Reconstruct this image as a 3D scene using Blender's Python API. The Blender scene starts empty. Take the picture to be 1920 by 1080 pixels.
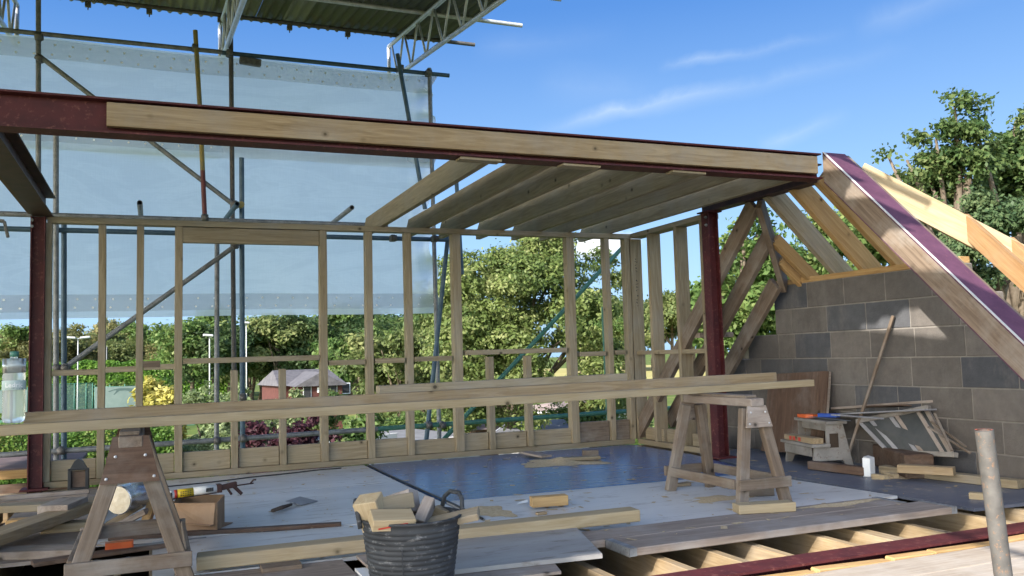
import bpy, bmesh, math, random
import numpy as np
from mathutils import Vector, Matrix
rng = random.Random(7)
S = bpy.context.scene
# ------------------------------------------------------------------ camera
YAW, PIT, ROL, FPX, CH = math.radians(22.5806), math.radians(4.4569), math.radians(-1.6935), 1624.19, 0.95
def _axes():
    cy, sy, cp, sp = math.cos(YAW), math.sin(YAW), math.cos(PIT), math.sin(PIT)
    f = Vector((sy*cp, cy*cp, sp)); r = Vector((cy, -sy, 0)); u = r.cross(f)
    return math.cos(ROL)*r + math.sin(ROL)*u, -math.sin(ROL)*r + math.cos(ROL)*u, f
CR, CU, CF = _axes(); CP = Vector((0, 0, CH))
cam = bpy.data.cameras.new('camera'); co = bpy.data.objects.new('camera', cam); S.collection.objects.link(co)
m3 = Matrix((CR, CU, -CF)).transposed(); co.matrix_world = Matrix.Translation(CP) @ m3.to_4x4()
cam.sensor_width = 36; cam.lens = FPX/1920*36; cam.clip_start = .02; cam.clip_end = 3000
S.camera = co
# ------------------------------------------------------------------ sky, sun, exposure
SUN = Vector((-.775, -.40, .49)).normalized()
el = math.asin(SUN.z); az = math.atan2(SUN.x, SUN.y)
W = bpy.data.worlds.new('World'); S.world = W; W.use_nodes = True
nt = W.node_tree; nt.nodes.clear()
def N(t, typ, **k):
    n = t.nodes.new(typ)
    for a, v in k.items():
        if a.startswith('_'): n.inputs[a[1:].replace('_', ' ')].default_value = v
        else: setattr(n, a, v)
    return n
out = N(nt, 'ShaderNodeOutputWorld'); bg = N(nt, 'ShaderNodeBackground'); bg.inputs[1].default_value = .15
sky = N(nt, 'ShaderNodeTexSky', sky_type='NISHITA', sun_disc=False, sun_elevation=el, sun_rotation=az, altitude=200, air_density=1.0, dust_density=1.2, ozone_density=1.5)
hs = N(nt, 'ShaderNodeHueSaturation'); hs.inputs['Saturation'].default_value = .8; hs.inputs['Hue'].default_value = .495; hs.inputs['Value'].default_value = 1.0
nt.links.new(sky.outputs[0], hs.inputs['Color'])
# thin high cirrus streaks and one small cumulus low over the trees
tc = N(nt, 'ShaderNodeTexCoord')
sz = N(nt, 'ShaderNodeSeparateXYZ'); nt.links.new(tc.outputs['Generated'], sz.inputs[0])
gr = N(nt, 'ShaderNodeValToRGB'); ge = gr.color_ramp.elements; ge[0].position = 0; ge[0].color = (.25, .44, .66, 1); ge[1].position = .38; ge[1].color = (.018, .132, .42, 1); e3 = ge.new(1.0); e3.color = (.02, .11, .36, 1)
nt.links.new(sz.outputs['Z'], gr.inputs[0]); g4 = N(nt, 'ShaderNodeVectorMath', operation='SCALE'); g4.inputs['Scale'].default_value = 2.95; nt.links.new(gr.outputs[0], g4.inputs[0])
blu = N(nt, 'ShaderNodeMixRGB'); 
sh = Vector((SUN.x, SUN.y, 0)).normalized(); dn_ = N(nt, 'ShaderNodeVectorMath', operation='DOT_PRODUCT'); dn_.inputs[1].default_value = sh; nt.links.new(tc.outputs['Generated'], dn_.inputs[0])
fa = N(nt, 'ShaderNodeMapRange', interpolation_type='SMOOTHSTEP'); fa.inputs[1].default_value = -.25; fa.inputs[2].default_value = .35; fa.inputs[3].default_value = .92; fa.inputs[4].default_value = 0; nt.links.new(dn_.outputs['Value'], fa.inputs[0]); nt.links.new(fa.outputs[0], blu.inputs[0])
nt.links.new(hs.outputs[0], blu.inputs[1]); nt.links.new(g4.outputs[0], blu.inputs[2])
def cloud_dir(px, py):
    return (CF + (px-960)/FPX*CR - (py-540)/FPX*CU).normalized()
def mth(op, a, b=None, c=None):
    n = N(nt, 'ShaderNodeMath', operation=op)
    for q, v in enumerate((a, b, c)):
        if v is None: continue
        if hasattr(v, 'is_linked'): nt.links.new(v, n.inputs[q])
        else: n.inputs[q].default_value = v
    return n.outputs[0]
def dotv(v):
    n = N(nt, 'ShaderNodeVectorMath', operation='DOT_PRODUCT'); n.inputs[1].default_value = v; nt.links.new(tc.outputs['Generated'], n.inputs[0]); return n.outputs['Value']
n1 = N(nt, 'ShaderNodeTexNoise', _Scale=9.0, _Detail=7.0, _Roughness=.6, _Distortion=.6); nt.links.new(tc.outputs['Generated'], n1.inputs['Vector'])
acc = None
for A, B, wd, amt in (((990, 248), (1720, 88), .020, .30), ((1230, 128), (1600, 58), .014, .22), ((1420, 275), (1600, 210), .020, .24), ((880, 90), (1180, 60), .03, .09), ((600, 30), (760, 45), .02, .14), ((1000, 150), (1300, 190), .05, .08), ((1600, 60), (1950, -60), .03, .12)):
    a, b_ = cloud_dir(*A), cloud_dir(*B); n_ = a.cross(b_).normalized(); t_ = n_.cross(a).normalized(); L_ = b_.dot(t_)
    dist = mth('ABSOLUTE', mth('MULTIPLY_ADD', n1.outputs['Fac'], .030, mth('SUBTRACT', dotv(n_), .015)))
    al = mth('DIVIDE', dotv(t_), L_); env = mth('MULTIPLY', mth('SMOOTH_MIN', mth('MAXIMUM', mth('MULTIPLY', al, 4.0), 0), 1.0, .3), mth('MAXIMUM', mth('SUBTRACT', 1.0, al), 0))
    m_ = mth('MULTIPLY', mth('POWER', mth('MAXIMUM', mth('SUBTRACT', 1.0, mth('DIVIDE', dist, wd*.7)), 0), 1.4), mth('MULTIPLY', env, amt*2.3))
    m_ = mth('MULTIPLY', m_, mth('MULTIPLY_ADD', n1.outputs['Fac'], 1.6, -.15))
    acc = m_ if acc is None else mth('ADD', acc, m_)
acc = mth('MINIMUM', acc, .6)
mx = N(nt, 'ShaderNodeMixRGB'); mx.inputs['Color2'].default_value = (1.5, 1.75, 2.0, 1)
nt.links.new(acc, mx.inputs['Fac']); nt.links.new(blu.outputs[0], mx.inputs['Color1'])
vd = N(nt, 'ShaderNodeVectorMath', operation='SUBTRACT'); vd.inputs[1].default_value = cloud_dir(1128, 458)
nt.links.new(tc.outputs['Generated'], vd.inputs[0])
vs = N(nt, 'ShaderNodeVectorMath', operation='MULTIPLY'); vs.inputs[1].default_value = (1, 1, 2.6); nt.links.new(vd.outputs[0], vs.inputs[0])
vl = N(nt, 'ShaderNodeVectorMath', operation='LENGTH'); nt.links.new(vs.outputs[0], vl.inputs[0])
n2 = N(nt, 'ShaderNodeTexNoise', _Scale=38.0, _Detail=4.0); nt.links.new(tc.outputs['Generated'], n2.inputs['Vector'])
ad = N(nt, 'ShaderNodeMath', operation='MULTIPLY_ADD'); ad.inputs[1].default_value = .05; nt.links.new(n2.outputs['Fac'], ad.inputs[0]); nt.links.new(vl.outputs['Value'], ad.inputs[2])
r2 = N(nt, 'ShaderNodeMapRange'); r2.inputs[1].default_value = .075; r2.inputs[2].default_value = .048; r2.inputs[3].default_value = 0; r2.inputs[4].default_value = .95
nt.links.new(ad.outputs[0], r2.inputs[0])
mx2 = N(nt, 'ShaderNodeMixRGB'); mx2.inputs['Color2'].default_value = (2.6, 2.65, 2.75, 1)
nt.links.new(r2.outputs[0], mx2.inputs['Fac']); nt.links.new(mx.outputs[0], mx2.inputs['Color1'])
nt.links.new(mx2.outputs[0], bg.inputs[0]); nt.links.new(bg.outputs[0], out.inputs[0])
sl = bpy.data.lights.new('sun', 'SUN'); sl.energy = 2.9; sl.angle = math.radians(.5); sl.color = (1, .95, .88)
so = bpy.data.objects.new('sun', sl); S.collection.objects.link(so)
so.rotation_euler = SUN.to_track_quat('Z', 'Y').to_euler()
S.view_settings.view_transform = 'Standard'; S.view_settings.look = 'None'; S.view_settings.exposure = 1.9; S.view_settings.gamma = 1
S.cycles.max_bounces = 8; S.cycles.transparent_max_bounces = 16
try: S.cycles.use_denoising = True
except Exception: pass
# ------------------------------------------------------------------ pixel -> place on a measured plane
def ray(x, y): return CF + (x-960)/FPX*CR - (y-540)/FPX*CU
def Z(x, y, z=0.0): d = ray(x, y); return CP + d*((z-CH)/d.z)
def Y(x, y, Yv): d = ray(x, y); return CP + d*(Yv/d.y)
def X(x, y, Xv): d = ray(x, y); return CP + d*(Xv/d.x)
def D(x, y, dep): return CP + ray(x, y)*dep
V = Vector
# ------------------------------------------------------------------ materials
M = {}
def mat(name, rough=.7, spec=.3, metal=0.0):
    m = bpy.data.materials.new(name); m.use_nodes = True; t = m.node_tree
    b = t.nodes['Principled BSDF']; b.inputs['Roughness'].default_value = rough; b.inputs['Metallic'].default_value = metal
    b.inputs['Specular IOR Level'].default_value = spec
    M[name] = m
    return m, t, b
def coords(t, scale, rnd=True):
    tc = N(t, 'ShaderNodeTexCoord'); mp = N(t, 'ShaderNodeMapping'); mp.inputs['Scale'].default_value = scale
    t.links.new(tc.outputs['Object'], mp.inputs['Vector'])
    if rnd:
        oi = N(t, 'ShaderNodeObjectInfo'); mu = N(t, 'ShaderNodeVectorMath', operation='SCALE'); mu.inputs[0].default_value = (37, 53, 71)
        t.links.new(oi.outputs['Random'], mu.inputs['Scale']); t.links.new(mu.outputs[0], mp.inputs['Location'])
    return mp.outputs[0]
def ramp(t, src, stops):
    r = N(t, 'ShaderNodeValToRGB'); e = r.color_ramp.elements
    while len(e) < len(stops): e.new(.5)
    for i, (p, c) in enumerate(stops): e[i].position = p; e[i].color = (*c, 1) if len(c) == 3 else c
    t.links.new(src, r.inputs[0]); return r.outputs[0]
def mix(t, fac, a, b, mode='MIX'):
    n = N(t, 'ShaderNodeMixRGB', blend_type=mode)
    for i, v in ((0, fac), (1, a), (2, b)):
        if hasattr(v, 'is_linked'): t.links.new(v, n.inputs[i])
        elif i == 0: n.inputs[0].default_value = v
        else: n.inputs[i].default_value = (*v, 1)
    return n.outputs[0]
def noise(t, vec, sc, det=4, rough=.55, dist=0.0):
    n = N(t, 'ShaderNodeTexNoise', _Scale=sc, _Detail=det, _Roughness=rough, _Distortion=dist); t.links.new(vec, n.inputs['Vector']); return n.outputs['Fac']
def bump(t, b, h, st, d=.01):
    n = N(t, 'ShaderNodeBump'); n.inputs['Strength'].default_value = st; n.inputs['Distance'].default_value = d
    t.links.new(h, n.inputs['Height']); t.links.new(n.outputs[0], b.inputs['Normal'])
def wood(name, dark, light, grey=(.30, .28, .25), wear=.35, knots=True, rough=.75):
    m, t, b = mat(name, rough, .25)
    v = coords(t, (.9, 11, 11)); g = noise(t, v, 2.2, 6, .6, 1.6)
    c = ramp(t, g, [(.3, dark), (.52, tuple((x+y)/2 for x, y in zip(dark, light))), (.7, light)])
    v2 = coords(t, (3, 160, 160)); f = noise(t, v2, 1.5, 3)
    c = mix(t, .35, c, ramp(t, f, [(.3, (.62, .55, .48)), (.65, (1, 1, 1))]), 'MULTIPLY')
    v3 = coords(t, (1, 1, 1)); w = noise(t, v3, 3.1, 6, .65)
    c = mix(t, ramp(t, w, [(.45, (0, 0, 0)), (.72, (wear, wear, wear))]), c, grey)
    if knots:
        v4 = coords(t, (1, 1.15, 1.15))
        vo = N(t, 'ShaderNodeTexVoronoi', _Scale=5.2); t.links.new(v4, vo.inputs['Vector'])
        sep = N(t, 'ShaderNodeSeparateColor'); t.links.new(vo.outputs['Color'], sep.inputs[0])
        gt = N(t, 'ShaderNodeMath', operation='GREATER_THAN'); gt.inputs[1].default_value = .35; t.links.new(sep.outputs[0], gt.inputs[0])
        k = ramp(t, vo.outputs['Distance'], [(.05, (1, 1, 1)), (.085, (.35, .35, .35)), (.16, (0, 0, 0))])
        km = N(t, 'ShaderNodeMath', operation='MULTIPLY'); t.links.new(gt.outputs[0], km.inputs[0]); t.links.new(k, km.inputs[1])
        c = mix(t, km.outputs[0], c, tuple(x*.28 for x in dark))
    oi = N(t, 'ShaderNodeObjectInfo')
    c = mix(t, .8, c, ramp(t, oi.outputs['Random'], [(0, (.78, .77, .74)), (.5, (.98, .95, .93)), (1, (1, 1, 1))]), 'MULTIPLY')
    t.links.new(c, b.inputs['Base Color']); bump(t, b, f, .25, .002)
    return m
wood('pine', (.24, .168, .09), (.40, .305, .182), wear=.45)
wood('pine_treated', (.235, .185, .113), (.38, .318, .215), wear=.45)
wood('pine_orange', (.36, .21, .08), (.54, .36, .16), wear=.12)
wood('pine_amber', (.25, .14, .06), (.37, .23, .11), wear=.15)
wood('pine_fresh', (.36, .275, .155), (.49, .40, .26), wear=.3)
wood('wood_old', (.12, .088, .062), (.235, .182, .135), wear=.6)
wood('wood_grey', (.21, .165, .13), (.36, .30, .25), grey=(.42, .38, .35), wear=.8)
wood('wood_brown', (.075, .045, .030), (.145, .09, .06), wear=.3)
wood('deck', (.30, .25, .195), (.47, .405, .325), grey=(.46, .42, .37), wear=.7, knots=False)
wood('plank', (.20, .155, .125), (.33, .275, .23), grey=(.33, .30, .275), wear=.8, knots=False)
def plain(name, c1, c2, rough=.6, spec=.3, metal=0, sc=6, c3=None, bm=.0, lo=.35, hi=.65, rnd=True, stretch=(1, 1, 1)):
    m, t, b = mat(name, rough, spec, metal); v = coords(t, stretch, rnd)
    f = noise(t, v, sc, 6, .6); c = ramp(t, f, [(lo, c1), (hi, c2)])
    if c3:
        f2 = noise(t, v, sc*4.3, 5, .7); c = mix(t, ramp(t, f2, [(.56, (0, 0, 0)), (.68, (1, 1, 1))]), c, c3)
    t.links.new(c, b.inputs['Base Color'])
    if bm: bump(t, b, f, bm, .01)
    return m
plain('steel_red', (.050, .010, .012), (.080, .015, .016), .6, .3, sc=7, c3=(.15, .055, .045))
plain('steel_sky_sheen', (.075, .030, .052), (.105, .043, .072), .65, .25, sc=9, c3=(.12, .05, .07))  # red oxide steel with the sky's sheen mixed into its colour
plain('steel_dark', (.040, .022, .020), (.075, .036, .030), .6, .3, sc=7)
plain('galv', (.16, .165, .17), (.27, .275, .28), .55, .45, .35, sc=14, c3=(.13, .115, .10))
plain('galv_bright', (.42, .42, .42), (.60, .60, .60), .42, .5, .35, sc=14)
plain('galv_old', (.075, .071, .065), (.125, .118, .108), .6, .4, .25, sc=16, c3=(.22, .13, .08))
plain('tube_blue', (.045, .085, .125), (.08, .13, .17), .5, .4, .1, sc=12)
plain('tube_green', (.035, .14, .10), (.07, .19, .14), .5, .4, .1, sc=12, c3=(.16, .17, .17))
plain('tube_red', (.10, .022, .020), (.14, .032, .028), .5, .4, 0, sc=12)
plain('tube_yellow', (.20, .165, .06), (.30, .23, .05), .5, .4, 0, sc=9, c3=(.16, .16, .155))
plain('pale_label', (.36, .45, .42), (.42, .50, .47), .5, .3)
plain('coupler', (.10, .095, .09), (.19, .18, .17), .6, .4, .4, sc=30)
plain('white_board', (.46, .44, .42), (.58, .56, .535), .42, .4, sc=2.2, c3=(.33, .29, .26), lo=.3, hi=.6, stretch=(.35, 1.4, 1))
plain('blue_board', (.045, .105, .235), (.08, .155, .30), .27, .5, sc=1.7, c3=(.105, .17, .285), lo=.3, hi=.62, stretch=(.3, 1.6, 1))
plain('dark_board', (.075, .085, .115), (.115, .125, .155), .45, .4, sc=2.0, c3=(.25, .225, .19))
plain('void_shade', (.05, .035, .025), (.08, .06, .045), .9, .1, sc=3)  # dark tone standing for the shade in hollows
plain('rubber', (.024, .026, .029), (.045, .048, .052), .65, .3, sc=5, c3=(.15, .15, .15), stretch=(1, 1, 2.5))
plain('black', (.015, .015, .016), (.03, .03, .03), .5, .4, sc=9)
plain('orange', (.55, .09, .02), (.62, .13, .03), .4, .5, sc=9)
plain('blue_plastic', (.02, .06, .30), (.03, .09, .38), .4, .5, sc=9)
plain('red_paint', (.42, .04, .025), (.52, .06, .04), .5, .4, sc=9)
plain('white_paint', (.68, .68, .66), (.80, .80, .78), .5, .4, sc=5)
plain('yellow_label', (.62, .42, .02), (.66, .46, .03), .45, .4, sc=5)
plain('silver', (.55, .56, .58), (.68, .69, .70), .25, .5, .8, sc=5)
plain('foam', (.62, .52, .36), (.74, .66, .52), .9, .1, sc=30, bm=.6)
plain('cardboard', (.28, .175, .10), (.36, .235, .145), .8, .2, sc=6)
plain('sawdust', (.42, .31, .18), (.58, .46, .30), .95, .1, sc=60, bm=.5)
plain('flashing', (.20, .195, .20), (.31, .30, .305), .5, .4, .1, sc=5)
plain('stool_paint', (.18, .162, .14), (.29, .265, .235), .7, .25, sc=5, c3=(.17, .13, .10))
plain('glass_dull', (.05, .055, .055), (.09, .09, .088), .25, .5, sc=4)
plain('block_mix', (.2, .18, .16), (.25, .22, .2), .9, .1, sc=9)
plain('dusty_board', (.25, .235, .22), (.36, .345, .325), .6, .3, sc=3, c3=(.19, .16, .135), stretch=(.4, 1.3, 1))
plain('pole_paint', (.40, .40, .39), (.48, .48, .47), .5, .3)
plain('felt', (.13, .13, .135), (.18, .18, .185), .9, .1, sc=2)
plain('felt_brown', (.17, .13, .115), (.24, .19, .17), .9, .1, sc=2)
plain('maroon_roof', (.105, .075, .075), (.14, .105, .10), .85, .2, sc=5)
plain('brick_red', (.07, .027, .022), (.10, .038, .031), .85, .2, sc=3)
plain('tile_grey', (.07, .066, .070), (.115, .108, .112), .8, .2, sc=3)
plain('court', (.05, .155, .085), (.07, .19, .11), .8, .2, sc=.2, rnd=False)
plain('screen', (.12, .16, .145), (.16, .20, .18), .8, .2, sc=.5)
plain('screen_mark', (.06, .09, .085), (.075, .105, .10), .8, .2, sc=1)
plain('bark', (.085, .065, .045), (.17, .135, .10), .9, .1, sc=5, bm=.4)
plain('ground', (.065, .10, .022), (.12, .15, .035), .95, .1, sc=.06, c3=(.22, .19, .07), rnd=False)
plain('field', (.30, .26, .09), (.38, .33, .13), .95, .1, sc=.05, rnd=False)
plain('render_wall', (.40, .38, .35), (.50, .48, .45), .9, .1, sc=1)
# block wall: colour from a per-face attribute
def attr_mat(name, stops, rough=.9, transl=0.0, attr='tint', nsc=0, bm=0):
    m, t, b = mat(name, rough, .2)
    a = N(t, 'ShaderNodeAttribute', attribute_name=attr)
    c = ramp(t, a.outputs['Fac'], stops)
    if nsc:
        v = coords(t, (1, 1, 1), False); f = noise(t, v, nsc, 7, .7)
        c = mix(t, .75, c, ramp(t, f, [(.3, (.62, .62, .62)), (.7, (1.15, 1.13, 1.1))]), 'MULTIPLY')
        f6 = noise(t, coords(t, (1, 1, .45), False), 2.7, 8, .72); c = mix(t, ramp(t, f6, [(.52, (0, 0, 0)), (.70, (.55, .55, .55))]), c, (.20, .182, .162)); f7 = noise(t, coords(t, (1, 1, 1), False), .9, 5, .6); c = mix(t, ramp(t, f7, [(.5, (0, 0, 0)), (.7, (.5, .5, .5))]), c, (.06, .054, .048))
        if bm:
            f3 = noise(t, v, nsc*9, 4, .7); bump(t, b, f3, bm, .006)
    t.links.new(c, b.inputs['Base Color'])
    if transl:
        o = t.nodes['Material Output']; tr = N(t, 'ShaderNodeBsdfTranslucent'); ms = N(t, 'ShaderNodeMixShader'); ms.inputs[0].default_value = transl
        t.links.new(c, tr.inputs[0]); t.links.new(b.outputs[0], ms.inputs[1]); t.links.new(tr.outputs[0], ms.inputs[2]); t.links.new(ms.outputs[0], o.inputs[0])
    return m
attr_mat('block', [(0, (.076, .079, .088)), (.22, (.096, .098, .104)), (.3, (.112, .102, .093)), (.7, (.145, .130, .117)), (.97, (.175, .157, .141)), (1, (.26, .24, .215))], nsc=7, bm=.5)
def leafm(name, a, b, c):
    attr_mat(name, [(0, a), (.5, b), (1, c)], .5, .45)
leafm('leaf_maple', (.062, .10, .026), (.155, .20, .055), (.35, .36, .15))
leafm('leaf_oak', (.042, .080, .025), (.090, .14, .042), (.18, .21, .075))
leafm('leaf_mid', (.056, .108, .026), (.112, .18, .046), (.22, .26, .085))
leafm('leaf_olive', (.066, .10, .030), (.13, .165, .052), (.24, .25, .095))
leafm('leaf_autumn', (.078, .095, .030), (.155, .155, .052), (.26, .22, .09))
leafm('leaf_dark', (.030, .060, .022), (.060, .100, .034), (.105, .145, .052))
leafm('leaf_pine', (.044, .084, .036), (.088, .135, .056), (.16, .205, .088))
leafm('leaf_yellow', (.22, .205, .035), (.42, .37, .075), (.54, .49, .18))
leafm('leaf_purple', (.028, .010, .013), (.060, .021, .029), (.13, .056, .068))
leafm('leaf_pale', (.09, .13, .05), (.19, .24, .10), (.36, .41, .21))
leafm('leaf_hedge', (.060, .14, .020), (.105, .21, .028), (.17, .29, .045))
leafm('leaf_lawn', (.065, .135, .022), (.115, .205, .036), (.21, .21, .06))
# sheeting: thin woven translucent plastic
def sheet_mat(name, alpha, col, transl):
    m = bpy.data.materials.new(name); m.use_nodes = True; t = m.node_tree; t.nodes.clear(); M[name] = m
    o = N(t, 'ShaderNodeOutputMaterial'); d = N(t, 'ShaderNodeBsdfDiffuse'); tr = N(t, 'ShaderNodeBsdfTranslucent'); tp = N(t, 'ShaderNodeBsdfTransparent')
    v = coords(t, (1, 1, 1), False); f = noise(t, v, 1.3, 6, .6); f2 = noise(t, coords(t, (90, 1, 6), False), 1.0, 2); f4 = noise(t, coords(t, (6, 1, 90), False), 1.0, 2)
    f5 = noise(t, coords(t, (.5, 1, 2.2), False), 1.1, 5, .5, 2.5)  # streaks tint in dirt together with the shade of creases
    c = ramp(t, f, [(.3, tuple(x*.93 for x in col)), (.7, col)]); c = mix(t, .32, c, ramp(t, f5, [(.44, (.78, .79, .80)), (.5, (1, 1, 1)), (.53, (.86, .87, .88)), (.6, (1, 1, 1))]), 'MULTIPLY')
    c = mix(t, .14, c, ramp(t, f2, [(.35, (.75, .75, .75)), (.65, (1, 1, 1))]), 'MULTIPLY'); c = mix(t, .14, c, ramp(t, f4, [(.35, (.75, .75, .75)), (.65, (1, 1, 1))]), 'MULTIPLY')
    t.links.new(c, d.inputs[0]); t.links.new(c, tr.inputs[0])
    tp.inputs[0].default_value = (.93, .96, 1, 1)
    a = N(t, 'ShaderNodeMixShader'); a.inputs[0].default_value = transl; t.links.new(d.outputs[0], a.inputs[1]); t.links.new(tr.outputs[0], a.inputs[2])
    b2 = N(t, 'ShaderNodeMixShader'); b2.inputs[0].default_value = alpha; t.links.new(a.outputs[0], b2.inputs[1]); t.links.new(tp.outputs[0], b2.inputs[2])
    t.links.new(b2.outputs[0], o.inputs[0])
sheet_mat('sheeting', .17, (.97, .955, .93), .92)
sheet_mat('hem', .42, (.74, .74, .76), .75)
plain('eyelet', (.95, .95, .95), (.97, .97, .97), .9, .1)  # white discs painted for the sky light coming through the holes
sheet_mat('mesh_screen', .45, (.12, .2, .17), .3)
def glassy(name, col, rough=.12):
    m, t, b = mat(name, rough, .5); b.inputs['Base Color'].default_value = (*col, 1); b.inputs['Transmission Weight'].default_value = .9; b.inputs['IOR'].default_value = 1.2
glassy('bottle_clear', (.86, .90, .89)); M['bottle_clear'].node_tree.nodes['Principled BSDF'].inputs['Transmission Weight'].default_value = .72; glassy('bottle_dark', (.10, .14, .13)); M['bottle_dark'].node_tree.nodes['Principled BSDF'].inputs['Transmission Weight'].default_value = .45
# corrugated iron, green with rust and grey
m, t, b = mat('corrugated', .6, .3)
v = coords(t, (1, 1, 1)); f = noise(t, v, 1.6, 6, .6); oi = N(t, 'ShaderNodeObjectInfo')
c = ramp(t, oi.outputs['Random'], [(0, (.060, .062, .054)), (.4, (.085, .086, .076)), (.5, (.15, .147, .14)), (1, (.25, .245, .235))])
c = mix(t, ramp(t, f, [(.55, (0, 0, 0)), (.72, (.8, .8, .8))]), c, (.10, .055, .03)); t.links.new(c, b.inputs['Base Color'])
# ------------------------------------------------------------------ object plumbing
WM = {}
def link(o, parent=None, Mx=None):
    Mx = Mx or Matrix(); S.collection.objects.link(o)
    if parent is not None:
        o.parent = parent; o.matrix_basis = WM[parent.name].inverted() @ Mx
    else: o.matrix_basis = Mx
    WM[o.name] = Mx; return o
def tag(o, label=None, cat=None, group=None, kind=None):
    if label: o['label'] = label
    if cat: o['category'] = cat
    if group: o['group'] = group
    if kind: o['kind'] = kind
    return o
def thing(name, label, cat, loc, group=None):
    o = bpy.data.objects.new(name, None); o.empty_display_size = .1; link(o, None, Matrix.Translation(V(loc))); return tag(o, label, cat, group)
class MB:
    def __init__(s): s.v = []; s.f = []; s.sm = []
    def add(s, vs, fs, smooth=False):
        k = len(s.v); s.v += [tuple(p) for p in vs]; s.f += [tuple(i+k for i in f) for f in fs]; s.sm += [smooth]*len(fs)
    def box(s, Mx, l, w, h, bev=.003):
        bm = bmesh.new(); bmesh.ops.create_cube(bm, size=1)
        for p in bm.verts: p.co = V((p.co.x*l, p.co.y*w, p.co.z*h))
        if bev: bmesh.ops.bevel(bm, geom=list(bm.edges), offset=min(bev, .3*min(l, w, h)), segments=1, affect='EDGES')
        s.add([Mx @ p.co for p in bm.verts], [[q.index for q in f.verts] for f in bm.faces] if not bm.verts.index_update() else [], False); bm.free()
    def bar(s, p0, p1, w, h, up=(0, 0, 1), bev=.003):
        Mx, l = fr(p0, p1, up); s.box(Mx, l, w, h, bev)
    def tube(s, pts, rad, n=10, caps=True, smooth=True):
        pts = [V(p) for p in pts]; R = rad if hasattr(rad, '__len__') else [rad]*len(pts); vs = []; prev = None
        for i, p in enumerate(pts):
            d = (pts[min(i+1, len(pts)-1)]-pts[max(i-1, 0)]).normalized()
            a = (prev - d*prev.dot(d)) if prev is not None else d.orthogonal()
            a = a.normalized() if a.length > 1e-6 else d.orthogonal().normalized(); prev = a; b = d.cross(a)
            vs += [p + R[i]*(math.cos(2*math.pi*j/n)*a + math.sin(2*math.pi*j/n)*b) for j in range(n)]
        fs = [(i*n+j, i*n+(j+1) % n, (i+1)*n+(j+1) % n, (i+1)*n+j) for i in range(len(pts)-1) for j in range(n)]
        s.add(vs, fs, smooth)
        if caps: s.add([], []); k = len(s.v)-len(vs); s.f += [tuple(k+j for j in reversed(range(n))), tuple(k+(len(pts)-1)*n+j for j in range(n))]; s.sm += [False, False]
    def lathe(s, prof, n=24, Mx=None, smooth=True, a0=0, a1=2*math.pi):
        Mx = Mx or Matrix(); full = a1-a0 > 6.28; c = n if full else n+1; vs = []
        for r, z in prof: vs += [Mx @ V((r*math.cos(a0+(a1-a0)*j/n), r*math.sin(a0+(a1-a0)*j/n), z)) for j in range(c)]
        s.add(vs, [(i*c+j, i*c+(j+1) % c, (i+1)*c+(j+1) % c, (i+1)*c+j) for i in range(len(prof)-1) for j in range(n)], smooth)
    def prism(s, poly, d):   # polygon (list of 3D points) extruded by vector d
        n = len(poly); d = V(d); vs = [V(p) for p in poly] + [V(p)+d for p in poly]
        s.add(vs, [tuple(reversed(range(n))), tuple(range(n, 2*n))] + [(i, (i+1) % n, n+(i+1) % n, n+i) for i in range(n)])
    def obj(s, name, m, parent=None, Mx=None, label=None, local=False):
        me = bpy.data.meshes.new(name); Mx = Mx or (WM[parent.name] if parent is not None else Matrix())
        iv = Mx.inverted(); vs = s.v if local else [tuple(iv @ V(p)) for p in s.v]
        me.from_pydata(vs, [], s.f); me.polygons.foreach_set('use_smooth', s.sm)
        bm = bmesh.new(); bm.from_mesh(me); bmesh.ops.recalc_face_normals(bm, faces=bm.faces); bm.to_mesh(me); bm.free()
        me.materials.append(M[m]); o = bpy.data.objects.new(name, me); link(o, parent, Mx)
        if label: o['label'] = label
        return o
def fr(p0, p1, up=(0, 0, 1)):
    p0, p1 = V(p0), V(p1); x = (p1-p0); l = x.length; x.normalize(); z = V(up); z = z - x*z.dot(x)
    z = z.normalized() if z.length > 1e-5 else x.orthogonal().normalized(); y = z.cross(x)
    Mx = Matrix((x, y, z)).transposed().to_4x4(); Mx.translation = (p0+p1)/2; return Mx, l
_bc = {}
def board(name, p0, p1, w, h, m, parent=None, up=(0, 0, 1), bev=.0025, label=None, cat=None, group=None, bow=0.0):
    """a sawn timber: w across, h along 'up'; its own axes follow its length so the grain does too"""
    Mx, l = fr(p0, p1, up); b = MB()
    bm = bmesh.new(); bmesh.ops.create_cube(bm, size=1)
    for p in bm.verts: p.co = V((p.co.x*l, p.co.y*w, p.co.z*h))
    es = [e for e in bm.edges if abs((e.verts[0].co-e.verts[1].co).x) > l*.5]
    if l > .9: bmesh.ops.subdivide_edges(bm, edges=es, cuts=6)
    sh = [e for e in bm.edges if len(e.link_faces) == 2 and e.calc_face_angle(0) > .5]
    bmesh.ops.bevel(bm, geom=sh, offset=min(bev, .3*min(w, h)), segments=1, affect='EDGES')
    r2 = random.Random(int(abs(p0[0]*1e4)+abs(p1[1]*1e3)) if hasattr(p0, '__getitem__') else 1); ph = r2.uniform(0, 6)
    for p in bm.verts:
        if bow: p.co.y += bow*math.sin(ph+p.co.x*2.2); p.co.z += bow*.7*math.sin(ph*2+p.co.x*1.7)
    bm.verts.index_update()
    b.v = [tuple(p.co) for p in bm.verts]; b.f = [tuple(q.index for q in f.verts) for f in bm.faces]; b.sm = [False]*len(b.f); bm.free()
    o = b.obj(name, m, parent, Mx, label, local=True)
    if parent is None: tag(o, label, cat, group)
    return o
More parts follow.
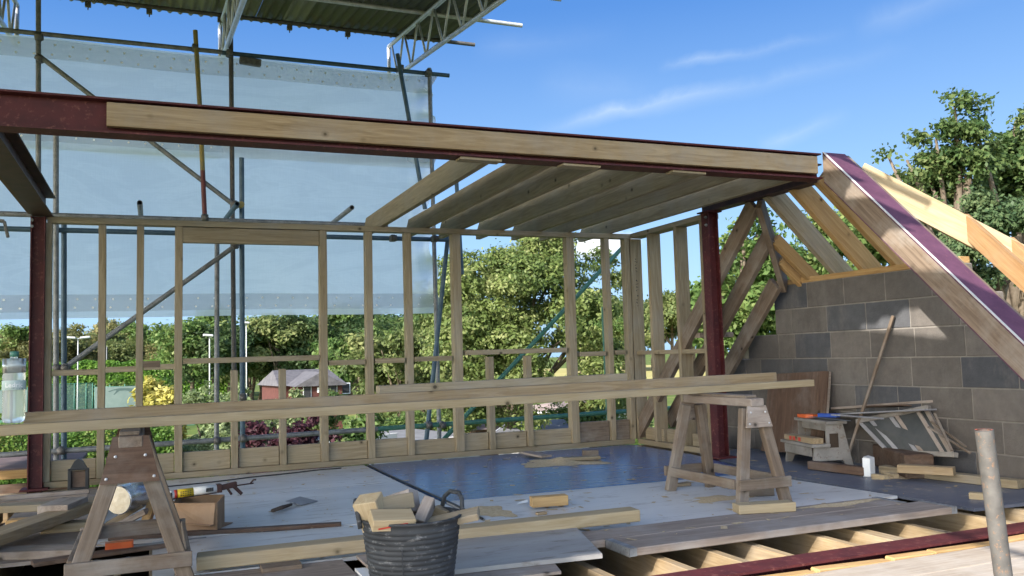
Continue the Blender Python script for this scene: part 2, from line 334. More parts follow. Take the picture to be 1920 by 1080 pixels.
def ibeam_mb(l, H, B, tw, tf):
    b = MB(); pr = [(-B/2, -H/2), (B/2, -H/2), (B/2, -H/2+tf), (tw/2, -H/2+tf), (tw/2, H/2-tf), (B/2, H/2-tf), (B/2, H/2), (-B/2, H/2), (-B/2, H/2-tf), (-tw/2, H/2-tf), (-tw/2, -H/2+tf), (-B/2, -H/2+tf)]
    b.prism([(-l/2, y, z) for y, z in pr], (l, 0, 0)); return b
def ibeam(name, p0, p1, H, B, m, parent=None, up=(0, 0, 1), tw=.008, tf=.011):
    Mx, l = fr(p0, p1, up); return ibeam_mb(l, H, B, tw, tf).obj(name, m, parent, Mx, local=True)
TR = .0242
def tube(name, p0, p1, m, parent=None, r=TR, n=12):
    Mx, l = fr(p0, p1, (.3, .2, 1)); b = MB(); b.tube([(-l/2, 0, 0), (l/2, 0, 0)], r, n, caps=False)
    b.tube([(l/2-.002, 0, 0), (-l/2+.002, 0, 0)], r*.85, n, caps=False)
    for s in (-1, 1):
        k = len(b.v); vs = [(s*l/2, q*math.cos(2*math.pi*j/n), q*math.sin(2*math.pi*j/n)) for q in (r, r*.85) for j in range(n)]
        b.add(vs, [(j, (j+1) % n, n+(j+1) % n, n+j) for j in range(n)])
    return b.obj(name, m, parent, Mx, local=True)
def coupler(p, d1, d2, parent, name='coupler'):
    b = MB(); p = V(p)
    for d, off in ((V(d1).normalized(), V((0, -.026, 0))), (V(d2).normalized(), V((0, .026, 0)))):
        b.tube([p+off-d*.03, p+off+d*.03], .034, 10)
        q = d.orthogonal().normalized(); b.box(fr(p+off+q*.03-d*.02, p+off+q*.03+d*.02)[0], .04, .03, .035, .004)
        b.tube([p+off+q*.05, p+off+q*.05+V((0, -.05, -.02))], .007, 6)
    return b.obj(name, 'coupler', parent)
# ================================================================== STRUCTURE
YB = 7.91                                   # inner face of the window wall
ORD = ['first', 'second', 'third', 'fourth', 'fifth', 'sixth', 'seventh', 'eighth', 'ninth', 'tenth', 'eleventh', 'twelfth', 'thirteenth', 'fourteenth', 'fifteenth', 'sixteenth']
# ------------------------------------------------------------------ steels
BZ0, BZ1, BY = 2.187, 2.378, 5.03
bm_ = thing('steel_beam', 'long dark red steel ceiling beam packed with a pale timber along its near side', 'steel beam', (-1.8, BY, BZ0))
ibeam('beam', (-1.9, BY, (BZ0+BZ1)/2), (4.58, BY, (BZ0+BZ1)/2), BZ1-BZ0, .14, 'steel_red', bm_)
a = Y(200, 213, 4.97)
board('timber_packing', (a.x, 4.985, 2.2895), (4.545, 4.985, 2.2895), .045, .128, 'pine', bm_)
for q in (903, 1090, 1290): p = Y(q, 300+(q-900)*.063, 5.03); board('timber_packing', (p.x-.16, 5.02, 2.178), (p.x+.12, 5.03, 2.178), .09, .016, 'pine_treated', bm_)
side = thing('steel_beam', 'short dark steel beam at upper left running back from the long red beam to the left post', 'steel beam', (-.83, 5.1, 2.187))
ibeam('beam', (-.83, 5.12, 2.285), (-.83, 8.06, 2.285), .19, .15, 'steel_dark', side)
board('timber_packing', (-.915, 5.12, 2.275), (-.915, 7.9, 2.275), .045, .14, 'wood_brown', side)
tr = thing('steel_beam', 'dark steel trimmer under the end joist, running from the long beam to the right red post', 'steel beam', (4.66, 5.1, 2.187))
ibeam('beam', (4.66, 5.11, 2.265), (4.66, 6.60, 2.265), .15, .11, 'steel_dark', tr)
lp = thing('steel_post', 'brown red steel post at the left end of the window wall', 'steel post', (-.86, 7.9, 0))
ibeam('column', (-.86, 7.90, -.02), (-.86, 7.90, 2.186), .105, .10, 'steel_red', lp, up=(1, 0, 0), tf=.009)
b = MB(); b.box(Matrix.Translation((-.86, 7.9, .008)), .2, .2, .016, .002); b.obj('base_plate', 'steel_red', lp)
rp = thing('steel_post', 'dark red steel post with a bright red flange at the corner of the cheek wall', 'steel post', (4.62, 6.44, 0))
ibeam('column', (4.62, 6.44, -.02), (4.62, 6.44, 2.186), .105, .105, 'steel_red', rp, up=(1, 0, 0), tf=.010)
b = MB(); b.box(Matrix.Translation((4.62, 6.44, .008)), .2, .2, .016, .002); b.obj('base_plate', 'steel_red', rp); b = MB(); b.box(Matrix.Translation((4.62, 6.44, 2.180)), .16, .16, .012, .002); b.obj('cap_plate', 'steel_red', rp)
# steel rafter falling down the front slope at the right
ck = thing('steel_rafter', 'sloping purple topped steel rafter faced with brown timber at the right', 'steel beam', (4.66, 4.96, 2.28))
cz = lambda y: 2.275-(4.96-y)*.975
uy = V((0, -.975, 1)).normalized(); ye = 2.75; vt = .155*math.sqrt(1+.975**2)
CXC = 4.665
def raked(name, x0, x1, m, hh=vt, ya=4.955):
    Mx = fr((x0, ya, cz(ya)), (x0, ye, cz(ye)), uy)[0]
    b = MB(); b.prism([(x0, ya, cz(ya)-hh/2), (x0, ye, cz(ye)-hh/2), (x0, ye, cz(ye)+hh/2), (x0, ya, cz(ya)+hh/2)], (x1-x0, 0, 0)); return b.obj(name, m, ck, Mx)
raked('timber_facing', 4.585, 4.628, 'wood_old', vt-.014)
raked('timber_facing', 4.803, 4.838, 'wood_old', vt-.006)
b = MB()
for hh, z0 in ((.012, vt/2), (.012, -vt/2)):
    b.prism([(4.588, 4.957, cz(4.957)+z0-.006), (4.588, ye, cz(ye)+z0-.006), (4.588, ye, cz(ye)+z0+.006), (4.588, 4.957, cz(4.957)+z0+.006)], (.215, 0, 0))
b.prism([(4.69, 4.956, cz(4.956)-vt/2), (4.66, ye, cz(ye)-vt/2), (4.66, ye, cz(ye)+vt/2), (4.66, 4.956, cz(4.956)+vt/2)], (.009, 0, 0))
b.obj('beam', 'steel_sky_sheen', ck)
b = MB(); b.prism([(4.586, 4.956, cz(4.956)+vt/2+.007), (4.586, ye, cz(ye)+vt/2+.007), (4.606, ye, cz(ye)+vt/2+.007), (4.606, 4.956, cz(4.956)+vt/2+.007)], (0, -.002, .003)); b.obj('pale_strip', 'render_wall', ck)  # pale strip along the near top edge of the flange
# ------------------------------------------------------------------ ceiling joists
PT = 2.195                                   # top of the wall plate
jx = []
for px in (723, 807, 873, 947, 1017, 1073, 1150):
    jx.append(Y(px, 428+(px-723)*.03, YB).x-.025)
JL = ['leftmost ceiling joist, with clear sky on both sides of it', 'second ceiling joist from the left under the steel beam', 'third ceiling joist from the left under the steel beam', 'middle ceiling joist of the seven under the steel beam', 'third ceiling joist from the steel trimmer', 'second ceiling joist from the steel trimmer', 'end ceiling joist lying along the steel trimmer']
for i, x in enumerate(jx):
    b = MB(); h = .172
    pr = [(4.90, PT+.0), (8.55, PT), (8.55, PT+.09), (8.42, PT+h), (5.10, PT+h), (5.10, PT+.03), (5.0, PT+.03), (4.90, PT+.03)]
    pr = [(5.11, PT+.002), (8.62, PT+.002), (8.62, PT+.06), (8.50, PT+h), (5.045, PT+h), (5.045, PT+.035), (5.11, PT+.035)]
    b.prism([(x-.0235, y, z) for y, z in pr], (.047, 0, 0))
    o = b.obj('ceiling_joist', 'pine_treated', None, Matrix.Translation((x, 6.8, PT+.08)) @ Matrix.Rotation(math.pi/2, 4, 'Z'))
    tag(o, JL[i], 'joist', 'ceiling joists between the steel beam and the window wall')
# ------------------------------------------------------------------ window wall (studs along X at YB)
ww = thing('stud_wall', 'long open timber stud wall with two window openings across the back of the loft', 'stud wall', (2, YB+.05, 0))
SD = .095; yc = YB+SD/2; ST = .056
def xw(px, py=650): return Y(px, py, YB).x
def zw(px, py): return Y(px, py, YB).z
xl, xr = -.80, 4.62
board('sole_plate', (xl, yc, .026), (xr, yc, .026), SD, .05, 'pine_treated', ww)
board('top_plate', (xl, yc, PT-.026), (xr+.05, yc, PT-.026), SD+.004, .05, 'pine_treated', ww)
studs = [88, 190, 262, 335, 608, 694.5, 769, 860, 1075.5, 1145.5, 1183]
sx = [xw(p) for p in studs]
for i, x in enumerate(sx):
    w = {3: .062, 4: .066, 7: .085, 8: .085, 5: .064, 6: .064}.get(i, ST)
    board('stud', (x, yc, .052), (x, yc, PT-.052), w, SD-.004, 'pine_treated', ww, up=(0, 1, 0), bow=.003)
def rail(name, pa, pb, th=.047, dp=SD-.012, m='pine_treated'):
    (x0, y0), (x1, y1) = pa, pb; a, c = Y(x0, y0, YB), Y(x1, y1, YB); z = (a.z+c.z)/2
    return board(name, (a.x, yc, z), (c.x, yc, z), dp, th, m, ww)
hb = [(96, 701, 184, 696), (197, 694, 255, 691), (269, 690, 328, 686)]
for x0, y0, x1, y1 in hb: rail('noggin', (x0, y0), (x1, y1))
rail('window_sill_rail', (343, 679), (600, 669)); rail('window_sill_rail', (873, 661), (1064, 656.5))
for x0, y0, x1, y1 in [(617, 681, 686, 678), (704, 677, 760, 675), (778, 674, 848, 671), (1088, 665, 1137, 662), (1155, 661, 1174, 660)]: rail('noggin', (x0, y0), (x1, y1))
zt, zb = zw(470, 429), zw(470, 457)
board('window_header', ((sx[3]+.033), yc-.01, (zt+zb)/2), (sx[4]-.035, yc-.01, (zt+zb)/2), .06, zt-zb, 'pine_treated', ww)
zs1 = zw(440, 690); 
for p in (440, 531): x = xw(p, 760); board('cripple_stud', (x, yc, .052), (x, yc, zs1-.02), ST, SD-.008, 'pine_treated', ww, up=(0, 1, 0))
zs2 = zw(950, 664)
for p in (922, 993): x = xw(p, 720); board('cripple_stud', (x, yc, .052), (x, yc, zs2-.02), .06, SD-.008, 'pine_treated', ww, up=(0, 1, 0))
kx = sorted(sx + [xw(440, 760), xw(531, 760), xw(922, 720), xw(993, 720)])
for i, (x0, x1) in enumerate(zip(kx[:-1], kx[1:])):
    if x1-x0 < .12: continue
    hh = .16 if i < 10 else .15; old = False
    if x0 > xw(995) and x1 < xw(1090): hh, old = .235, True
    elif x0 > xw(1060): hh, old = .20, True
    if x0 > 2.05 and x0 < 2.5: hh = .13
    board('kick_board', (x0+.036, yc+.01, .053+hh/2), (x1-.036, yc+.01, .053+hh/2), .045, hh, 'wood_old' if old else 'pine_treated', ww)
p = Y(280, 683, YB+.03); board('packing_block', (p.x-.085, yc, p.z), (p.x+.085, yc, p.z), .09, .055, 'wood_old', ww)
# ------------------------------------------------------------------ cheek wall on the right (studs along Y)
XC = xw(1183)+.02
cw = thing('stud_wall', 'short timber stud wall of wide studs turning the corner to the right red post', 'stud wall', (XC+.05, 7.2, 0))
CW = .138; xc = XC+CW/2+.02
board('top_plate', (xc, 6.54, PT-.026), (xc, YB-.004, PT-.026), CW, .05, 'pine_treated', cw)
board('sole_plate', (xc, 6.54, .026), (xc, YB-.004, .026), CW, .05, 'pine_treated', cw)
for px in (1191, 1227, 1278, 1327):
    y = X(px, 640, xc-CW/2+.03).y
    board('stud', (xc, y, .052), (xc, y, PT-.052), .047 if px != 1327 else .035, CW-.004, 'pine_treated', cw, up=(1, 0, 0), bow=.002)
zz = X(1250, 660, XC).z; board('noggin', (xc, 6.56, zz), (xc, 7.88, zz), CW-.02, .042, 'pine_treated', cw)
for y0, y1, h in ((6.6, 7.0, .11), (7.06, 7.44, .13), (7.5, 7.85, .12)): board('kick_board', (xc+.01, y0, .053+h/2), (xc+.01, y1, .053+h/2), .045, h, 'pine_treated', cw)
# the printed timber stamp running down the first wide stud: small dashes too worn to read
b = MB(); y_ = X(1191, 640, xc-CW/2+.03).y-.0242
for i in range(16):
    z = 1.93-.033*i
    if i in (5, 6, 11): continue
    for k in range(3):
        w = rng.uniform(.004, .012); b.box(Matrix.Translation((xc-.005+rng.uniform(-.012, .012), y_-.0008, z+rng.uniform(-.006, .006))), w, .0012, .003+rng.uniform(0, .010), 0)
b.obj('timber_stamp', 'black', cw)
# ------------------------------------------------------------------ block wall
XWL = 5.30
bw = thing('block_wall', 'bare concrete block wall with stepped far end at the right of the loft', 'block wall', (XWL, 5, 0))
ch = .2215; ztop = X(1600, 516, XWL).z-.01
def course_z(k): return ztop-ch*k
b = MB(); tint = []
endy = [X(1450, 545, XWL).y, X(1447, 600, XWL).y-.05, X(1403, 645, XWL).y, X(1373, 690, XWL).y, X(1310, 720, XWL).y]
m_ = MB()
for k in range(11):
    z1 = course_z(k)-.005; z0 = course_z(k+1)+.005
    if z1 < -.9: break
    ye = endy[min(k, 4)] + (0.22*(k-4) if k > 4 else 0); y = ye; i = 0
    L = .22 if k % 2 else .44
    yf = 4.42-.227*k; m_.box(Matrix.Translation((XWL+.053, (ye+yf)/2, (z0+z1)/2)), .092, ye-yf-.02, ch-.0005, 0)
    while y > yf+.02:
        n0 = len(b.f); y2 = max(y-L+.009, yf)
        b.box(Matrix.Translation((XWL+.05+rng.uniform(-.001, .001), (y+y2)/2, (z0+z1)/2)), .10, y-y2, z1-z0, .004)
        t = rng.choice([rng.uniform(.03, .2)]+[rng.uniform(.32, .95)]*3); tint += [t]*(len(b.f)-n0); y -= L; L = .44 if rng.random() > .2 else .22
def attr(o, vals, nm='tint'):
    at = o.data.attributes.new(nm, 'FLOAT', 'FACE'); at.data.foreach_set('value', list(vals)); return o
attr(b.obj('block_course', 'block', bw), tint)
attr(m_.obj('mortar', 'block', bw), [1.0]*len(m_.f))
pl = board('wall_plate', (XWL+.05, endy[0]+.05, ztop+.024), (XWL+.05, 4.44, ztop+.024), .098, .047, 'pine_orange', None, label='thin timber wall plate bedded along the top of the block wall', cat='wall plate')
# ------------------------------------------------------------------ hip end roof timbers
ZR = 2.20
def rafter_line(pt, pb, name, m, label, w=.047, h=.145, dy=0):
    """a hip end rafter from the trimmer down to the wall plate"""
    a = X(*pt, 4.68); c_ = X(*pb, XWL); return a, c_
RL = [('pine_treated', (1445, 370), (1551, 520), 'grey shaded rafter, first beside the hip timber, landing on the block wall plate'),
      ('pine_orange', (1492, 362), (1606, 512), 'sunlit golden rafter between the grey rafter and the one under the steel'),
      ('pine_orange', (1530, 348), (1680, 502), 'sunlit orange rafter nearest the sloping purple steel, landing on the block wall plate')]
for m_n, pt, pb, lab in RL:  # sunlit gold and shaded grey are put into the timber colours here
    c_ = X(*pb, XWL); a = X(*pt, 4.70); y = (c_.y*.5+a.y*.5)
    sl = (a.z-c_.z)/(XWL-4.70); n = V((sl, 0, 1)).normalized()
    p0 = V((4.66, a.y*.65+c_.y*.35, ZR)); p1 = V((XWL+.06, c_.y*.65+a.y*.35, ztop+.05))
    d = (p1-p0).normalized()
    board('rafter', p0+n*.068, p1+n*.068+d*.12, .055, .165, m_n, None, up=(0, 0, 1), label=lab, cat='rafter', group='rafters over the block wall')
SL = .805; hp0 = X(1424, 380, 4.70); hp1 = X(1471, 538, 5.27)
board('hip_rafter', hp0, hp1, .05, .15, 'wood_old', None, label='narrow hip timber dropping from the trimmer corner to the end of the block wall', cat='rafter')
for t, lab, m_n in ((.42, 'short sunlit jack rafter fixed to the narrow hip timber', 'pine_orange'), (.66, 'shortest sunlit jack rafter at the stepped end of the block wall', 'pine_orange')):  # orange timber colour carries the sunlit gold of these jacks
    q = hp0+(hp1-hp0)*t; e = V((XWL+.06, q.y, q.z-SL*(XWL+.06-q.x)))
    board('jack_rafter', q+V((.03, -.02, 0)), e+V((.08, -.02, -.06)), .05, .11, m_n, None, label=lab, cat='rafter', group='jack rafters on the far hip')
# back slope rafters falling away at 45 degrees beyond the cheek wall
for (px, py), L_, lab in (((1409, 392), 2.9, 'upper long back slope rafter passing behind the right red post'), ((1437, 452), 2.35, 'middle back slope rafter between the red post and the block wall'), ((1450, 540), 1.7, 'lowest back slope rafter beside the stepped end of the block wall')):
    xs = {1409: 4.70, 1437: 4.93, 1450: 5.16}[px]
    p = X(px, py, xs); d = V((0, 1, -1)).normalized()
    board('rafter', p-d*.05, p+d*L_, .05, .15, 'wood_old', None, label=lab, cat='rafter', group='back slope rafters beside the red post')
p = X(1345, 628, 4.95); board('blocking', (4.72, p.y+.02, p.z), (5.10, p.y+.02, p.z), .14, .047, 'wood_grey', None, label='grey timber block bridging the back slope rafters behind the red post', cat='blocking')
# front hip: bright hip board and the two jack rafters on its far side
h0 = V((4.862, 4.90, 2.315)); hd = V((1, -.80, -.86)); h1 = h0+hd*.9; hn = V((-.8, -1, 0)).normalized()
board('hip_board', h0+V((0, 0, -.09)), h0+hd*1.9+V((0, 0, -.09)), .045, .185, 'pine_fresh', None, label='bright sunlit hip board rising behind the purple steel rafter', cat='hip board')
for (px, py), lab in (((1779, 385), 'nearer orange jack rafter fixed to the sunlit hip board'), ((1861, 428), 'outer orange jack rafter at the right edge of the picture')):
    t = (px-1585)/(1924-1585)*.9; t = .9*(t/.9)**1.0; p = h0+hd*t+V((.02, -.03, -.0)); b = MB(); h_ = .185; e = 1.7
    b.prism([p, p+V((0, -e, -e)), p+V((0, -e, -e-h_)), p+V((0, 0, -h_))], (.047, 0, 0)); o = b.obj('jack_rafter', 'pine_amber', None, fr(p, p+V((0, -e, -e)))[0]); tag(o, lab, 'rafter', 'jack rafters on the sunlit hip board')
# ------------------------------------------------------------------ floor
slab = MB(); slab.box(Matrix.Translation((1.6, 3.0, -2.68)), 7.1, 10.2, 4.84, 0)
tag(slab.obj('lower_storey', 'render_wall', None), None, None, None, 'structure')
cl = MB(); cl.box(Matrix.Translation((1.6, 3.0, -.25)), 7.0, 10.0, .02, 0); tag(cl.obj('lower_ceiling', 'void_shade', None), None, None, None, 'structure')  # ceiling coloured dark to stand for the shaded void under the joists
FJ = [-1.1+.37*i for i in range(9)] + [2.24, 2.53] + [Z(1280+u/3, 720+v/3, -.03).x-.02 for u, v in ((640, 965), (1000, 905), (1280, 880), (1530, 835))] + [4.30, 4.68, 5.06]
for i, x in enumerate(FJ):
    dbl = i == 13
    o = board('floor_joist', (x, 3.36, -.125), (x, 7.88, -.125), .094 if dbl else .05, .19, 'pine', None, bow=.001)
    r_ = 'floor joist under the boards near the left post' if i < 5 else 'floor joist under the boards around the rubber bucket'
    if i >= 9: r_ = ['floor joist just right of the bucket under the stacked boards', 'floor joist ending left of the plank corner', 'floor joist open to view at the left of the gap before the red floor beam', 'second open floor joist in the gap before the red floor beam', 'doubled floor joist in the middle of the open gap', 'floor joist to the right of the doubled joist', 'floor joist beside the near scaffold pole', 'floor joist behind the near scaffold pole', 'floor joist tight against the block wall'][i-9]
    tag(o, r_, 'joist', 'floor joists')
board('rim_joist', (-1.5, 7.94, -.13), (5.2, 7.94, -.13), .045, .22, 'pine', None, label='rim board closing the joist ends under the window wall', cat='joist')
board('rim_joist', (5.21, 3.4, -.13), (5.21, 7.9, -.13), .04, .22, 'wood_old', None, label='rim board along the foot of the block wall', cat='joist')
fb = thing('steel_beam', 'red steel floor beam along the front of the open joists', 'steel beam', (3, 3.25, -.1))
ibeam('beam', (-1.5, 3.26, -.115), (5.6, 3.26, -.115), .19, .15, 'steel_red', fb)
# front packers and sunlit decking in front of the beam
xs_ = [2.2, 2.72, 3.16, 3.42, 3.9, 4.4]
PKL = ['yellow timber packer at the bottom edge against the red floor beam', 'short yellow timber packer against the red floor beam', 'chipped yellow packer below the red floor beam', 'yellow packer left of the scaffold pole', 'yellow packer right of the scaffold pole']
for i in range(5): board('packer', (xs_[i]+.006, 3.145, -.085), (xs_[i+1]-.006, 3.145+rng.uniform(-.01, .01), -.085+rng.uniform(-.012, .006)), .06, .10, 'pine_orange', None, bev=.006, label=PKL[i], cat='timber packer', group='packers along the red floor beam')
DL = ['sunlit scaffold board beside the red floor beam at bottom right', 'outer sunlit scaffold board at the bottom right corner']
for i in range(34): board('deck_board', (-3.4, 2.98-.238*i, -.06), (5.2, 2.98-.238*i, -.06), .232, .04, 'deck', None, label=DL[i] if i < 2 else 'added unseen deck board bouncing sunlight into the loft', cat='scaffold board', group='boards of the sunlit working deck')  # boards beyond the front pair are added to bounce sunlight indoors
# sheet boards
def sheet(poly, m, label, cat='floor board', z=0.0, th=.018, name='floor_sheet', group=None):
    b = MB(); b.prism([(x, y, z-th) for x, y in poly], (0, 0, th)); o = b.obj(name, m, None, Matrix.Translation((poly[0][0], poly[0][1], z))); return tag(o, label, cat, group)
SG = 'loose floor sheets'
sheet([(-.3, 6.62), (1.76, 6.70), (1.77, 7.88), (-.3, 7.88)], 'white_board', 'white floor sheet against the window wall at the left', group=SG)
sheet([(-.3, 5.30), (1.765, 5.02), (1.76, 6.685), (-.3, 6.605)], 'white_board', 'white floor sheet with the trowel lying on it', group=SG)
sheet([(.0, 4.30), (1.77, 4.25), (1.768, 4.96), (.0, 5.22)], 'white_board', 'narrow white floor sheet behind the rubber bucket', group=SG)
sheet([(-1.7, 3.37), (.84, 3.37), (.84, 4.24), (-.02, 4.28), (-1.7, 4.7)], 'wood_grey', 'dusty sheet under the left sawhorse', group=SG)
sheet([(-1.7, 5.0), (-.32, 5.0), (-.32, 6.05), (-1.7, 6.05)], 'wood_grey', 'dusty grey sheet under the stacked boards at the left edge', group=SG)
for a_, b_, (xa, xb), lab in ((5.575, 6.155, (4.29, 4.45), 'front strip of the shiny blue flooring, behind the white sheet'), (6.158, 6.755, (4.45, 4.56), 'shiny blue floor board with the near part of the sawdust heap'), (6.758, 7.355, (4.56, 4.56), 'shiny blue floor board under the back of the sawdust heap'), (7.358, 7.88, (4.56, 4.56), 'blue floor board along the foot of the window wall')):
    sheet([(1.80, a_), (xa, a_), (xb, b_), (1.80, b_)], 'blue_board', lab, group=SG)
sheet([(1.80, 4.20), (4.33, 4.20), (4.22, 5.515), (1.80, 5.565)], 'white_board', 'white floor sheet under the right sawhorse', group=SG)
sheet([(4.345, 3.66), (5.28, 3.60), (5.28, 6.9), (4.70, 6.9), (4.34, 5.535)], 'dark_board', 'dark grey floor sheet along the block wall', group=SG)
b = MB(); 
for y0, y1 in ((6.2, 7.8),): b.box(Matrix.Translation((-.62, 7.0, -.03)), .5, 1.7, .02, .002)
tag(b.obj('floor_sheet', 'wood_grey', None), 'narrow grey board on the joists beside the left post', 'floor board', SG)
for i, y in enumerate((7.55, 7.2, 6.85)):
    board('batten', (-1.5, y, .0), (-.45, y+.12*i, .0), .06, .03, 'wood_grey', None, label=['grey batten across the joists at the foot of the left post', 'middle grey batten across the left floor gap', 'near grey batten across the left floor gap'][i], cat='batten', group='battens across the left floor gap')
# stacked boards in the bottom middle
sheet([(.95, 3.62), (1.88, 3.55), (2.05, 4.15), (.95, 4.25)], 'dusty_board', 'dusty pale sheet on top of the short stack right of the bucket', z=.045, th=.02, name='board', group='short stack of boards right of the bucket')
sheet([(.90, 3.50), (1.62, 3.44), (1.78, 4.05), (.90, 4.2)], 'wood_grey', 'thin grey board in the middle of the short stack', z=.022, th=.012, name='board', group='short stack of boards right of the bucket')
sheet([(.85, 3.35), (1.52, 3.30), (1.6, 3.9), (.85, 4.0)], 'white_paint', 'bright white panel at the bottom of the short stack', z=.008, th=.07, name='board', group='short stack of boards right of the bucket')
def splank(y0, y1, x0, x1, z, lab, m='plank'):
    t = thing('scaffold_plank', lab, 'scaffold plank', ((x0+x1)/2, (y0+y1)/2, z), 'scaffold planks laid across the joists')
    yy = (y0+y1)/2; board('plank', (x0, yy, z+.019), (x1, yy, z+.019), y1-y0, .038, m, t, bev=.004)
    for s, x in ((-1, x0), (1, x1)):
        b = MB(); w = y1-y0+.004
        b.box(Matrix.Translation((x-s*.018, yy, z+.0395)), .04, w, .002, 0); b.box(Matrix.Translation((x+s*.001, yy, z+.019)), .002, w, .040, 0)
        for yv in (y0-.001, y1+.001): b.box(Matrix.Translation((x-s*.018, yv, z+.019)), .04, .002, .036, 0)
        b.obj('end_band', 'galv', t)
splank(3.60, 3.83, 2.05, 4.14, .0, 'front scaffold plank with galvanised ends beside the open joists')
splank(3.836, 4.06, 1.86, 4.02, .0, 'back scaffold plank under the foot of the right sawhorse')
board('timber_length', (.19, 4.34, .045), (2.42, 4.17, .075), .12, .062, 'pine_fresh', None, label='long pale timber lying on the floor behind the bucket', cat='timber', bev=.004)
for x, y in ((.55, 4.2), (1.0, 4.1)): board('timber_offcut', (x-.09, y, .01), (x+.09, y, .01), .1, .02+.0, 'wood_old', None, label='small brown offcut under the long pale timber, %s' % ('left of the bucket' if x < .8 else 'hidden edge beside the bucket'), cat='offcut')

# bolted plates where the steels meet
def bolts(parent, pts, d, name='bolt'):
    b = MB()
    for p in pts: p = V(p); b.tube([p, p+V(d)*.012], .013, 6); b.tube([p+V(d)*.012, p+V(d)*.022], .007, 6)
    for k in range(len(pts)): pass
    return b
for p, par, d in [((4.55+dx, 4.952, z), bm_, (0, -1, 0)) for dx in () for z in ()]: pass
for par, pts, d in ((lp, [(-.90, 7.846, z) for z in (2.10, 2.15)], (0, -1, 0)), (rp, [(4.566, 6.41, z) for z in (2.06, 2.13)], (-1, 0, 0))):
    for p in pts: bolts(par, [p], d).obj('bolt', 'galv', par)
# wood chips, sawdust crumbs and shavings trodden over the boards
b = MB(); r3 = random.Random(77)
for i in range(900):
    x, y = r3.uniform(-.3, 5.1), r3.uniform(3.7, 7.8)
    if x > 1.8 and y > 5.6 and r3.random() < .45: continue
    if x > 4.4 and y < 4.2: continue
    z = .0395 if 2.06 < x < 4.0 and 3.62 < y < 4.05 else .0012
    if y < 4.2 and z < .03 and (x > 1.75 or x < .95): continue
    a = r3.uniform(0, 6.3); l = r3.choice((.006, .009, .014, .03))*r3.uniform(.5, 1.3); w = l*r3.uniform(.2, .7); c, s_ = math.cos(a), math.sin(a)
    b.add([V((x+u*c*l-v*s_*w, y+u*s_*l+v*c*w, z+r3.uniform(0, .003))) for u, v in ((-1, -1), (1, -.6), (.8, 1), (-1, .7))], [(0, 1, 2, 3)])
tag(b.obj('wood_chips', 'sawdust', None), 'scattered wood chips and crumbs over the floor sheets', 'wood chips', None, 'stuff')
# ================================================================== SCAFFOLD BEYOND THE WINDOW WALL
YI, YO = 8.75, 9.30
sc = thing('scaffold', 'galvanised tube scaffold standing outside the window wall', 'scaffold', (1.5, 9, -5))
def tb(name, a, b_, m='galv'): return tube(name, a, b_, m, sc)
def st(px0, py0, px1, py1, y, ztop=None, zbot=None, m='galv', name='standard'):
    a, c_ = Y(px0, py0, y), Y(px1, py1, y); d = (a-c_)/(a.z-c_.z)
    if zbot is not None: c_ = a + d*(zbot-a.z)
    if ztop is not None: a = a + d*(ztop-a.z)
    return tb(name, c_, a, m)
st(105, 250, 105, 870, YI, zbot=-5, ztop=3.3, m='galv')
st(120, 440, 120, 870, YI+.12, ztop=2.28, zbot=-5, m='tube_blue')
st(72, 20, 72, 345, YO, ztop=5.2, zbot=-5)
st(433, 85, 436, 400, YO, ztop=5.3, zbot=-5, m='galv_old')
st(453, 296, 455, 850, YI, zbot=-5, m='tube_blue')
st(407, 455, 406, 830, YO-.1, ztop=2.3, zbot=-5, m='galv')
st(805, 128, 824, 830, YO, zbot=-5)
st(853, 293, 862, 445, YO+.1, zbot=1.9, m='tube_blue')
st(1131, 575, 1141, 800, YI, zbot=-5, m='tube_green')
st(840, 443, 802, 800, YI+.1, ztop=2.35, zbot=-.3, m='tube_blue')
tb('standard', Y(745, 101, YO-.1), Y(797, 392, YO-.1), 'tube_blue')
tb('standard', Y(366, 57, YO-.08), Y(374, 190, YO-.08), 'tube_yellow'); tb('standard', Y(374, 190, YO-.08), Y(380, 320, YO-.08), 'tube_yellow'); tb('standard', Y(380, 320, YO-.08), Y(384, 408, YO-.08), 'tube_red')
p = Y(0, 57, YO); q = Y(842, 140, YO); rz = (p.z+q.z)/2
tb('ledger', (-3, YO, rz), (.66, YO-.002, rz)); tb('ledger', (.66, YO, rz-.004), (q.x, YO, rz-.004), 'tube_blue')
for y, (a, c_), m in ((YI-.06, ((85, 407), (700, 419)), 'galv'), (YI+.06, ((0, 428), (830, 450)), 'tube_blue')):
    A, B_ = Y(*a, y), Y(*c_, y); z = (A.z+B_.z)/2; tb('ledger', (-3, y, z), (B_.x+.15, y, z), m)
A, B_ = Y(0, 857, YI-.06), Y(1180, 772, YI-.06); tb('guard_rail', (-3, YI-.06, A.z), (2.1, YI-.06, (A.z+B_.z)/2+.01), 'galv'); tb('guard_rail', (2.1, YI-.055, (A.z+B_.z)/2+.01), (6.2, YI-.055, B_.z+.02), 'tube_green')
for a, c_, y in (((75, 106), (442, 387), YO-.06), ((440, 462), (112, 696), YI+.1), ((1168, 463), (828, 828), YI+.05), ((245, 865), (0, 990), YI+.1)):
    tb('brace', Y(*a, y), Y(*c_, y), 'tube_green' if a[0] == 1168 else 'galv')
for (a, z) in (((262, 380), 0), ((660, 389), 0)):
    zt = 2.42; p = Z(*a, zt); tb('transom', p, (p.x, 9.5, zt), 'galv')
p = Z(445, 382, 2.45); tb('transom', p, (p.x-.06, 9.4, 2.42), 'tube_blue')
